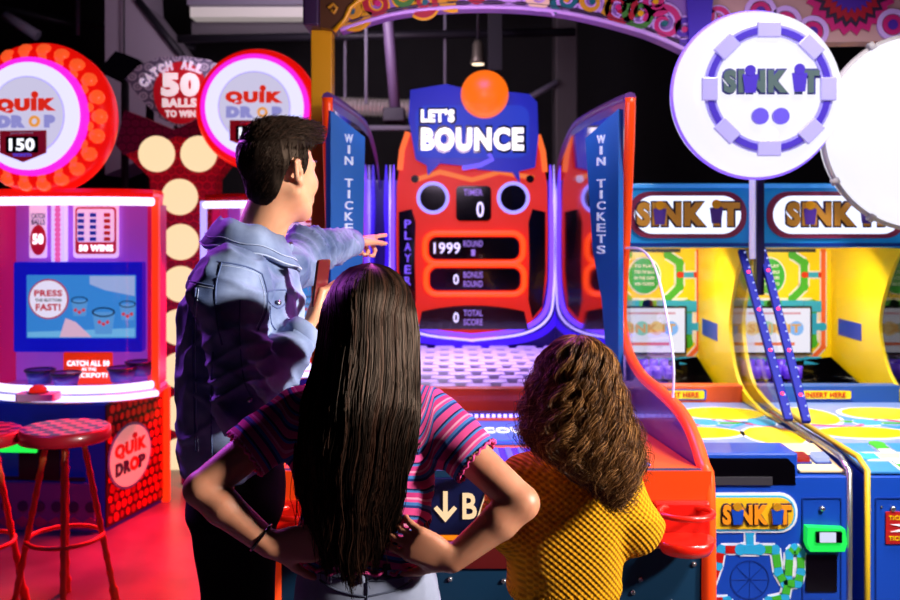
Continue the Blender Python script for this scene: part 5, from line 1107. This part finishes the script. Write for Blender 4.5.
    m = MB(); fr = Frame(Vector(pc), nrm((.35, .9, .0)), nrm((.12, .05, 1))); m.prism(rrect(-.028, -.055, .028, .055, .008), fr, -.003, .003, mat('phone_case', '5a1014', .3, coat=.5)); cs = m.build('case', ph)
    m = MB(); m.prism(rrect(-.025, -.052, .025, .052, .006), fr, -.0045, -.003, blk); m.build('screen', ph)
build_man()

# ------------------------------------------------------------------ the long haired woman
def build_woman():
    root = person((-.18, 1.95, 0), 'person with very long straight dark hair in a pink striped top, hands on hips')
    skn = skin_mat('woman_skin', 'b9785a', 'cc8c6c'); up = V3(0, 0, 1)
    C = np.array(P(368, 327, 1.97)); az = math.radians(84)
    shR, elR, wrR = V3(-.052, 1.95, 1.205), np.array(P(522, 503, 1.86)), np.array(P(452, 560, 1.85))
    shL, elL, wrL = V3(-.315, 1.95, 1.205), np.array(P(201, 489, 1.86)), np.array(P(270, 545, 1.85))
    vol = Vol((-.60, 1.72, -.01), (.24, 2.14, 1.52), .0055); head(vol, C, az, .90)
    vol.cone((-.18, 1.955, 1.22), C+V3(0, -.01, -.06), .048, .046, .03)
    vol.loft([(.82, -.17, 1.95, .13, .09), (.92, -.172, 1.95, .120, .08), (1.0, -.172, 1.95, .115, .078), (1.12, -.178, 1.95, .13, .085), (1.2, -.185, 1.95, .13, .07), (1.24, -.182, 1.95, .06, .05)], 0, .03)
    for a, b, c_ in ((shR, elR, wrR), (shL, elL, wrL)):
        vol.cone(a, b, .043, .034, .015); mid = b*.68+c_*.32; vol.cone(b, mid, .0335, .036, .008); vol.cone(mid, c_, .036, .025, .008)
    for sx in (-.08, .08):
        h_ = V3(-.17+sx, 1.95, .78); k_ = V3(-.17+sx*.9, 1.955, .42); vol.cone(h_, k_, .07, .048, .03); vol.cone(k_, V3(-.17+sx*.9, 1.95, .07), .048, .032, .02); vol.cone((-.17+sx*.9, 1.94, .035), (-.17+sx*.9, 2.06, .025), .028, .02, .02)
    hand(vol, wrR+V3(-.004, -.006, .002), nrm((-.88, -.04, .42)), (.05, 1, 0), .92, ((18, 22, 15), (22, 26, 18), (26, 28, 20), (30, 30, 20)), 1, (50, 12))
    hand(vol, wrL+V3(.004, -.004, .0), nrm((.95, -.0, .05)), (.05, 1, .0), .92, ((18, 22, 15), (22, 26, 18), (26, 28, 20), (30, 30, 20)), -1, (50, 12))
    V, Q = vol.skin(); V = smooth(V, Q, 1, .4); npmesh('body', V, Q, [skn], root)
    # hair tie / thread round the left wrist
    m = MB(); ax = Vector(wrL-elL).normalized(); a = ax.orthogonal().normalized(); b = ax.cross(a); c0 = Vector(wrL-(wrL-elL)*.13)
    m.tube([c0+a*.0295*math.cos(t)+b*.0295*math.sin(t) for t in np.linspace(0, 2*PI, 25)[:-1]], .003, blk, 6, closed=True); m.build('hair_tie', root)
    # striped top
    sh = mat('striped_jersey', 'c03a7a', .85, bump=(300, .25, .001), spec=.2); nt, N, L, B = nodes(sh); at = N.new('ShaderNodeAttribute'); at.attribute_name = 'band'; fr_ = math_node(nt, 'FRACT', at.outputs['Fac']); cr = N.new('ShaderNodeValToRGB'); cr.color_ramp.interpolation = 'CONSTANT'; L.new(fr_, cr.inputs[0])
    es = [(0, 'c8407e'), (.20, '1c2f6a'), (.30, '3d6aa8'), (.42, 'c8407e'), (.52, 'd88aa8'), (.60, 'b02c6a'), (.78, '3d6aa8'), (.86, '16204a'), (.93, 'c8407e')]
    cr.color_ramp.elements[0].color = (*lin(es[0][1]), 1); cr.color_ramp.elements[1].position = es[1][0]; cr.color_ramp.elements[1].color = (*lin(es[1][1]), 1)
    for p_, c_ in es[2:]: e = cr.color_ramp.elements.new(p_); e.color = (*lin(c_), 1)
    L.new(cr.outputs[0], B.inputs['Base Color'])
    J = Vol((-.50, 1.78, .88), (.14, 2.12, 1.34), .005)
    J.loft([(.915, -.172, 1.95, .137, .098), (.96, -.172, 1.95, .133, .094), (1.02, -.172, 1.95, .132, .092), (1.10, -.176, 1.95, .146, .100), (1.17, -.18, 1.95, .150, .096), (1.22, -.183, 1.95, .140, .082), (1.255, -.183, 1.95, .105, .068), (1.285, -.18, 1.955, .058, .055)], 0, .015, 2.3)
    eR = shR+(elR-shR)*.50; eL = shL+(elL-shL)*.50
    J.cone(shR, eR, .056, .055, .035); J.cone(shL, eL, .056, .055, .035)
    V, Q = J.skin(); V = smooth(V, Q, 2); Nn = normals(V, Q)
    V = V+Nn*(.002*waves(V, 22, 31)+.007*(ridge(waves(V, 24, 32, 5, (.6, .6, 1.6)))-.25)+.002*ridge(waves(V, 60, 33, 5)))[:, None]; V = smooth(V, Q, 1, .3)
    def tpar(a, b): ab = b-a; return ((V-a)@ab)/np.linalg.norm(ab)
    tR, tL = tpar(shR, elR), tpar(shL, elL); LR = np.linalg.norm(elR-shR)*.50; LL = np.linalg.norm(elL-shL)*.50
    isR = (V[:, 0] > shR[0]-.0) & (tR > -.02); isL = (V[:, 0] < shL[0]+.0) & (tL > -.02)
    band_ = (V[:, 2]+.035*np.sin((V[:, 0]+.18)*6)+.003*waves(V, 18, 77))/.052
    wR = np.clip((V[:, 0]-shR[0]+.01)/.03, 0, 1); wL = np.clip((shL[0]+.01-V[:, 0])/.03, 0, 1)
    band_ = band_*(1-wR)+wR*((shR[2]-.01-tR)/.052); band_ = band_*(1-wL)+wL*((shL[2]-.01-tL)/.052)+3
    keep = (V[:, 2] > .912) & ~(isR & (tR > LR+.012)) & ~(isL & (tL > LL+.012)) & (V[:, 2] < 1.288)
    so = npmesh('striped_top', V, Q, [sh], root, keep=keep, attrs={'band': band_})
    pk = mat('pink_trim', 'd0387e', .8); m = MB()
    for c0, ax, ra, rb, n in ((eR+nrm(elR-shR)*.012, elR-shR, .053, .053, 90), (eL+nrm(elL-shL)*.012, elL-shL, .053, .053, 90)):
        ax = Vector(ax).normalized(); a = ax.orthogonal().normalized(); b = ax.cross(a)
        m.tube([Vector(c0)+a*(ra+.0018*math.sin(t*23))*math.cos(t)+b*(rb+.0018*math.sin(t*23))*math.sin(t)+ax*.0022*math.sin(t*19) for t in np.linspace(0, 2*PI, n+1)[:-1]], .003, pk, 5, closed=True); m.build('sleeve_frill', so); m = MB()
    m = MB()
    m.tube([Vector((-.172+(.139+.004*math.sin(t*31))*np.sign(math.cos(t))*abs(math.cos(t))**.87, 1.95+(.100+.004*math.sin(t*31))*np.sign(math.sin(t))*abs(math.sin(t))**.87, .911+.004*math.sin(t*23))) for t in np.linspace(0, 2*PI, 181)[:-1]], .0035, pk, 5, closed=True); m.build('hem_frill', so)
    # jeans
    jn = mat('grey_denim', '7f86a0', .85, bump=(420, .35, .0012), spec=.2); nt, N, L, B = nodes(jn); nz = N.new('ShaderNodeTexNoise'); nz.inputs['Scale'].default_value = 12; nz.inputs['Detail'].default_value = 8; tc = N.new('ShaderNodeTexCoord'); L.new(tc.outputs['Object'], nz.inputs[0]); cr = N.new('ShaderNodeValToRGB'); L.new(nz.outputs['Fac'], cr.inputs[0]); cr.color_ramp.elements[0].color = (*lin('585e78'), 1); cr.color_ramp.elements[1].color = (*lin('a8aec4'), 1); L.new(cr.outputs[0], B.inputs['Base Color'])
    tv = Vol((-.40, 1.75, .05), (.06, 2.15, .95), .007); tv.loft([(.74, -.17, 1.945, .150, .105), (.80, -.17, 1.945, .152, .110), (.86, -.17, 1.947, .144, .104), (.918, -.172, 1.95, .130, .092)], 0, .008, 2.4)
    for sx in (-.075, .075): k_ = V3(-.17+sx*.95, 1.955, .42); tv.cone((-.17+sx, 1.945, .74), k_, .086, .062, .03); tv.cone(k_, (-.17+sx*.95, 1.95, .11), .062, .058, .02)
    V, Q = tv.skin(); V = smooth(V, Q, 2); V = V+normals(V, Q)*(.003*ridge(waves(V, 30, 41))-.001)[:, None]; jo = npmesh('jeans', V, Q, [jn], root)
    tr = bvh(V, Q); ds = mat('jean_seam', '454a60', .85); m = MB()
    q = lambda px, py: P(px, py, 1.84)
    seam(m, tr, [q(302, 575), q(335, 579), q(367, 581), q(400, 579), q(430, 572)], .0022, ds); seam(m, tr, [q(367, 581), q(367, 600), q(366, 640)], .0026, ds); seam(m, tr, [q(312, 582), q(338, 592), q(366, 597)], .0022, ds); seam(m, tr, [q(422, 580), q(398, 591), q(368, 597)], .0022, ds)
    m.build('seam', jo)
    m = MB(); 
    for px in (362, 327, 412):
        m = MB(); a = tr.find_nearest(q(px, 560)); b_ = tr.find_nearest(q(px, 583)); m.tube([a[0]+a[1]*.002, (a[0]+b_[0])/2+a[1]*.006, b_[0]+b_[1]*.002], .005, jn, 6); m.build('belt_loop', jo)
    a = tr.find_nearest(q(400, 566)); m = MB(); n_ = Vector((a[1].x, a[1].y, 0)).normalized(); u_ = Vector((-n_.y, n_.x, 0)); fr = Frame(a[0], u_ if u_.x > 0 else -u_, (0, 0, 1)); m.prism(rrect(-.026, -.012, .028, .014, .003), fr, .001, .005, mat('patch_black', '0c0c12', .6)); m.prism(rrect(-.018, -.008, .016, .002, .002), fr, .005, .006, mat('patch_grey', '9aa0b8', .6)); m.build('back_patch', jo)
    shoes(root, [(-.24, 1.95), (-.10, 1.95)], PI/2, mat('shoe_white', 'b8b4bc', .6))
    # hair
    hm = hair_mat('woman_hair', '070403', '140b08', '3d251b', .45)
    tab = [(264, 367, 370, 1.965, .006), (266, 356, 381, 1.965, .03), (270, 345, 391, 1.965, .05), (278, 336, 400, 1.965, .07), (290, 328, 408, 1.965, .09), (308, 321, 414, 1.965, .104), (335, 317, 417, 1.962, .108), (365, 314, 418, 1.94, .105), (400, 306, 420, 1.90, .10), (440, 301, 417, 1.89, .095), (480, 302, 408, 1.885, .085), (520, 311, 397, 1.885, .075), (550, 322, 386, 1.885, .065), (580, 330, 378, 1.885, .055)]
    I, ztop = hair_table(tab, 1.92); rg = np.random.default_rng(11); S = 4200; K = 26
    ph = np.clip(rg.normal(0, 1.0, S)*.85, -1.95, 1.95); ph = np.where(rg.random(S) < .55, rg.uniform(-1.95, 1.95, S), ph)
    zend = CZ-(rg.uniform(535, 562, S)+10*np.sin(ph*5+1)-(np.abs(ph)*12)-HY)*1.92/F
    long = rg.random(S) < .06; zend = np.where(long, zend-.03, zend); t = np.linspace(0, 1, K)**1.0
    s_ = np.concatenate([np.linspace(0, .22, 10)**1.0, np.linspace(.22, 1, K-9)[1:]]); s_[:10] = .22*(np.linspace(0, 1, 10)**1.7)
    z = ztop-s_[None]*(ztop-zend)[:, None]; cx, wd, cy, D = I(z)
    rho = rg.uniform(.90, 1.02, S)[:, None]; lower = np.clip((1.28-z)/.12, 0, 1); ph_ = ph[:, None]*(1-.18*lower)*(1+.5*np.clip((z-1.42)/.05, 0, 1))
    seedw = np.stack([ph*3, np.zeros(S), np.zeros(S)], 1)
    cl = .09*np.sin(ph*19)[:, None]*s_[None]+.05*np.sin(ph*47+2)[:, None]*s_[None]**1.5; ph_ = ph_+cl
    wav = .004*s_[None]*np.sin(z*38+ph[:, None]*4+rg.uniform(0, 1.2, S)[:, None])+.0025*s_[None]*np.sin(z*75+rg.uniform(0, 6.28, S)[:, None])
    out = rho*(1+.05*s_[None]*rg.normal(size=S)[:, None]*.6)
    X = cx+wd*np.sin(ph_)*out+wav; Y = cy-D*np.cos(ph_)*out+wav*.6*np.cos(ph_); Y = np.where(lower > .3, np.minimum(Y, cy+.01), Y)
    paths = np.stack([X, Y, z], 2); fly = rg.random(S) < .012; paths[fly, -9:, 0] += np.sign(ph[fly])[:, None]*(np.linspace(0, 1, 9)**1.5)[None]*rg.uniform(.01, .035, fly.sum())[:, None]
    SV, SQ, st = strands(paths, .0013, .0006, np.clip(.45+.25*np.sin(ph*23)+.25*rg.normal(size=S), 0, 1))
    # solid under-layer
    nz_, na = 60, 40; zz = np.linspace(ztop-.002, CZ-(548-HY)*1.92/F, nz_); a_ = np.linspace(-1.9, 1.9, na); G = []
    for i, z1 in enumerate(zz):
        cx, wd, cy, D = I(z1); l_ = np.clip((1.28-z1)/.12, 0, 1); aa = a_*(1-.18*l_)*(1+.5*np.clip((z1-1.42)/.05, 0, 1)); k = .93-.10*max(0, i/nz_-.85)/.15
        yy = cy-D*np.cos(aa)*k; yy = np.minimum(yy, cy+.008) if l_ > .3 else yy
        G.append(np.stack([cx+wd*np.sin(aa)*k+.002*np.sin(aa*19), yy, np.full(na, z1)], 1))
    G = np.concatenate(G); ix = np.arange(nz_*na).reshape(nz_, na); GQ = np.stack([ix[:-1, :-1], ix[1:, :-1], ix[1:, 1:], ix[:-1, 1:]], -1).reshape(-1, 4)
    hr = npmesh('hair', G, GQ, [hm], root, attrs={'tone': np.full(len(G), .1)}); npmesh('hair_strands', SV, SQ, [hm], hr, attrs={'tone': st}, kind='stuff')
build_woman()

# ------------------------------------------------------------------ the curly haired girl
def build_girl():
    root = person((.255, 2.05, 0), 'curly haired child in a mustard yellow knitted sweater at the right')
    skn = skin_mat('girl_skin', 'c98c6c', 'd8a080'); C = np.array(P(582, 396, 2.04))
    shR, elR, wrR = V3(.355, 2.05, 1.045), np.array(P(637, 533, 2.06)), V3(.40, 2.29, .975)
    shL, elL, wrL = V3(.155, 2.05, 1.045), np.array(P(506, 526, 2.05)), V3(.135, 2.29, .975)
    vol = Vol((.0, 1.88, -.01), (.52, 2.52, 1.36), .0055); head(vol, C, PI/2, .90); vol.cone((.265, 2.055, 1.06), C+V3(-.0, -.01, -.06), .042, .042, .03)
    vol.loft([(.70, .25, 2.05, .095, .07), (.85, .25, 2.05, .095, .07), (1.0, .255, 2.05, .10, .07), (1.07, .26, 2.05, .07, .05)], 0, .03)
    for a, b, c_ in ((shR, elR, wrR), (shL, elL, wrL)): vol.cone(a, b, .034, .030, .03); vol.cone(b, c_, .030, .021, .02)
    for sx in (-.06, .06): vol.cone((.25+sx, 2.05, .66), (.25+sx, 2.055, .36), .055, .04, .03); vol.cone((.25+sx, 2.055, .36), (.25+sx, 2.05, .06), .04, .028, .02); vol.cone((.25+sx, 2.04, .035), (.25+sx, 2.13, .025), .024, .018, .02)
    for wr_, sd in ((wrR, -1), (wrL, 1)): hand(vol, wr_+V3(0, .006, .005), nrm((-.05*sd, 1, .02)), (0, .02, -1), .80, ((4, 8, 6),)*4, sd, (40, 10))
    V, Q = vol.skin(); V = smooth(V, Q, 1, .4); npmesh('body', V, Q, [skn], root)
    sw = mat('mustard_knit', 'd8960e', .9, spec=.15); nt, N, L, B = nodes(sw)
    at = N.new('ShaderNodeAttribute'); at.attribute_name = 'ku'; av = N.new('ShaderNodeAttribute'); av.attribute_name = 'kv'
    def cell(sc, ph):
        a = math_node(nt, 'SINE', math_node(nt, 'MULTIPLY', at.outputs['Fac'], sc)); b_ = math_node(nt, 'SINE', math_node(nt, 'MULTIPLY', av.outputs['Fac'], sc*1.15)); return math_node(nt, 'MULTIPLY', a, b_)
    c1 = cell(400, 0); bp = N.new('ShaderNodeBump'); bp.inputs['Strength'].default_value = .7; bp.inputs['Distance'].default_value = .003; L.new(c1, bp.inputs['Height'])
    fz = N.new('ShaderNodeTexNoise'); fz.inputs['Scale'].default_value = 300; tc = N.new('ShaderNodeTexCoord'); L.new(tc.outputs['Object'], fz.inputs[0]); bp2 = N.new('ShaderNodeBump'); bp2.inputs['Strength'].default_value = .4; bp2.inputs['Distance'].default_value = .002; L.new(fz.outputs['Fac'], bp2.inputs['Height']); L.new(bp.outputs[0], bp2.inputs['Normal']); L.new(bp2.outputs[0], B.inputs['Normal'])
    cr = N.new('ShaderNodeValToRGB'); cr.color_ramp.elements[0].color = (*lin('b07408'), 1); cr.color_ramp.elements[1].color = (*lin('d8960e'), 1); cr.color_ramp.elements[0].position = .25; cr.color_ramp.elements[1].position = .6; L.new(math_node(nt, 'MULTIPLY_ADD', c1, .5, .5), cr.inputs[0]); L.new(cr.outputs[0], B.inputs['Base Color'])
    J = Vol((.0, 1.86, .76), (.54, 2.38, 1.20), .005)
    J.loft([(.792, .248, 2.05, .112, .085), (.81, .248, 2.05, .120, .092), (.86, .249, 2.05, .124, .096), (.95, .253, 2.05, .120, .094), (1.02, .257, 2.05, .120, .090), (1.07, .260, 2.05, .108, .080), (1.11, .263, 2.05, .070, .065), (1.14, .265, 2.055, .046, .050)], 0, .012, 2.2)
    J.cone(shR, elR+V3(.0, 0, .01), .052, .053, .04); J.cone(elR+V3(0, 0, .01), wrR, .053, .034, .03); J.cone(shL, elL+V3(0, 0, .01), .052, .053, .04); J.cone(elL+V3(0, 0, .01), wrL, .053, .034, .03)
    V, Q = J.skin(); V = smooth(V, Q, 2); Nn = normals(V, Q); V = V+Nn*(.004*waves(V, 18, 51)+.008*(ridge(waves(V, 22, 52, 5, (1, 1, .8)))-.3))[:, None]
    rib = V[:, 2] < .825; V = V+Nn*(rib*.0025*np.sin(np.arctan2(V[:, 1]-2.05, V[:, 0]-.25)*90))[:, None]; V = smooth(V, Q, 1, .3)
    ang = np.arctan2(V[:, 1]-2.05, V[:, 0]-.25); ku = np.where(np.abs(Nn[:, 1]) > .6, V[:, 0], V[:, 1]*.9+.0)
    kv = V[:, 2]
    kk = (V[:, 2] > .79)
    for a, b in ((elR, wrR), (elL, wrL)): kk &= ~(((V-b)@nrm(b-a) > .004) & (V[:, 1] > 2.2))
    so = npmesh('sweater', V, Q, [sw], root, keep=kk & (V[:, 2] < 1.143), attrs={'ku': V[:, 0]+.55*V[:, 1], 'kv': kv})
    m = MB(); n = 60
    m.loft([[Vector((.265+r_*math.cos(t), 2.055+r_*1.05*math.sin(t), z)) for t in np.linspace(0, 2*PI, n+1)[:-1]] for r_, z in ((.052, 1.12), (.056, 1.135), (.052, 1.152), (.047, 1.150), (.046, 1.13))], sw, True, False); m.build('neckband', so)
    tv = Vol((.08, 1.9, .04), (.42, 2.2, .86), .008); tv.loft([(.70, .25, 2.05, .105, .08), (.82, .25, 2.05, .10, .076)], 0, .02)
    for sx in (-.056, .056): tv.cone((.25+sx, 2.05, .68), (.25+sx, 2.055, .36), .066, .05, .03); tv.cone((.25+sx, 2.055, .36), (.25+sx, 2.05, .09), .05, .045, .02)
    V, Q = tv.skin(); V = smooth(V, Q, 2); npmesh('trousers', V, Q, [mat('black_cotton', '0c0b10')], root)
    shoes(root, [(.19, 2.05), (.31, 2.05)], PI/2, mat('shoe_white', 'b8b4bc', .6))
    hm = hair_mat('girl_hair', '24130b', '5c3a1e', 'b07c48', .38)
    tab = [(339, 579, 583, 2.03, .006), (341, 568, 594, 2.03, .028), (345, 559, 603, 2.03, .05), (353, 549, 612, 2.03, .072), (366, 540, 619, 2.03, .09), (388, 531, 624, 2.03, .104), (415, 524, 631, 2.02, .11), (440, 522, 638, 2.0, .11), (458, 536, 640, 1.985, .10), (478, 560, 637, 1.975, .085), (498, 584, 624, 1.97, .065)]
    I, ztop = hair_table(tab, 1.99); rg = np.random.default_rng(13); S = 4200; K = 64
    ph = rg.uniform(-2.1, 2.1, S); ph = np.where(rg.random(S) < .45, np.clip(rg.normal(0, .8, S), -2, 2), ph); ncl = 95; cph = np.sort(rg.uniform(-2.1, 2.1, ncl)); ci = np.argmin(np.abs(ph[:, None]-cph[None]), 1)
    pe = np.interp(ph, [-2.1, -1.2, -.5, .1, .7, 1.3, 2.1], [438, 446, 462, 490, 496, 478, 455])+rg.uniform(-16, 6, S)
    zend = CZ-(pe-HY)*1.99/F; s_ = np.linspace(0, 1, K); sz = np.where(s_ < .25, .25*(s_/.25)**1.7, s_)
    z = ztop-sz[None]*(ztop-zend)[:, None]; cx, wd, cy, D = I(z); pull = .75*np.clip(s_*1.5, 0, 1)[None]; phc = ph[:, None]*(1-pull)+cph[ci][:, None]*pull
    rho = rg.uniform(.70, 1.0, S)[:, None]; rho = .35*rho+.65*(rng.uniform(.80, 1.02, ncl)[ci])[:, None]; phc = phc*(1-.15*np.clip((1.16-z)/.1, 0, 1))*(1+.4*np.clip((z-1.27)/.05, 0, 1))
    amp = (.004+.013*s_**1.0)[None]*(rng.uniform(.6, 1.3, ncl)[ci])[:, None]; frq = (rng.uniform(80, 150, ncl)[ci])[:, None]*(1+.03*rg.normal(size=S))[:, None]; p0 = (rng.uniform(0, 6.28, ncl)[ci])[:, None]+.5*rg.normal(size=S)[:, None]
    arcl = (ztop-z); hx = amp*np.cos(arcl*frq+p0); hy = amp*np.sin(arcl*frq+p0); fz_ = np.cumsum(rg.normal(size=(S, K, 3))*.0006, 1)
    X = cx+wd*np.sin(phc)*rho+hx*np.cos(phc)+.5*hy*np.sin(phc); Y = cy-D*np.cos(phc)*rho+hx*np.sin(phc)-.5*hy*np.cos(phc)
    paths = np.stack([X, Y, z+.5*hy], 2)+fz_; fr_ = rg.random(S) < .10; paths[fr_] += (np.stack([np.sin(phc[fr_]), -np.cos(phc[fr_]), 0*phc[fr_]], 2))*(s_[None, :, None]**1.2)*rg.uniform(.004, .030, fr_.sum())[:, None, None]
    SV, SQ, st = strands(paths, .0007, .0004, np.clip(.42+.5*(rng.random(ncl)[ci]-.5)+.22*rg.normal(size=S), 0, 1))
    nz_, na = 44, 36; zz = np.linspace(ztop-.004, CZ-(478-HY)*1.99/F, nz_); a_ = np.linspace(-2.0, 2.0, na); G = []
    for i, z1 in enumerate(zz):
        cx, wd, cy, D = I(z1); k = .84-.10*i/nz_; az_ = a_*(1+.4*np.clip((z1-1.27)/.05, 0, 1)); G.append(np.stack([cx+wd*np.sin(az_)*k+.004*np.sin(a_*14+z1*60), cy-D*np.cos(az_)*k+.004*np.sin(a_*11-z1*70), np.full(na, z1)], 1))
    G = np.concatenate(G); ix = np.arange(nz_*na).reshape(nz_, na); GQ = np.stack([ix[:-1, :-1], ix[1:, :-1], ix[1:, 1:], ix[:-1, 1:]], -1).reshape(-1, 4)
    hr = npmesh('hair', G, GQ, [hm], root, attrs={'tone': np.full(len(G), .0)}); npmesh('hair_strands', SV, SQ, [hm], hr, attrs={'tone': st}, kind='stuff')
build_girl()
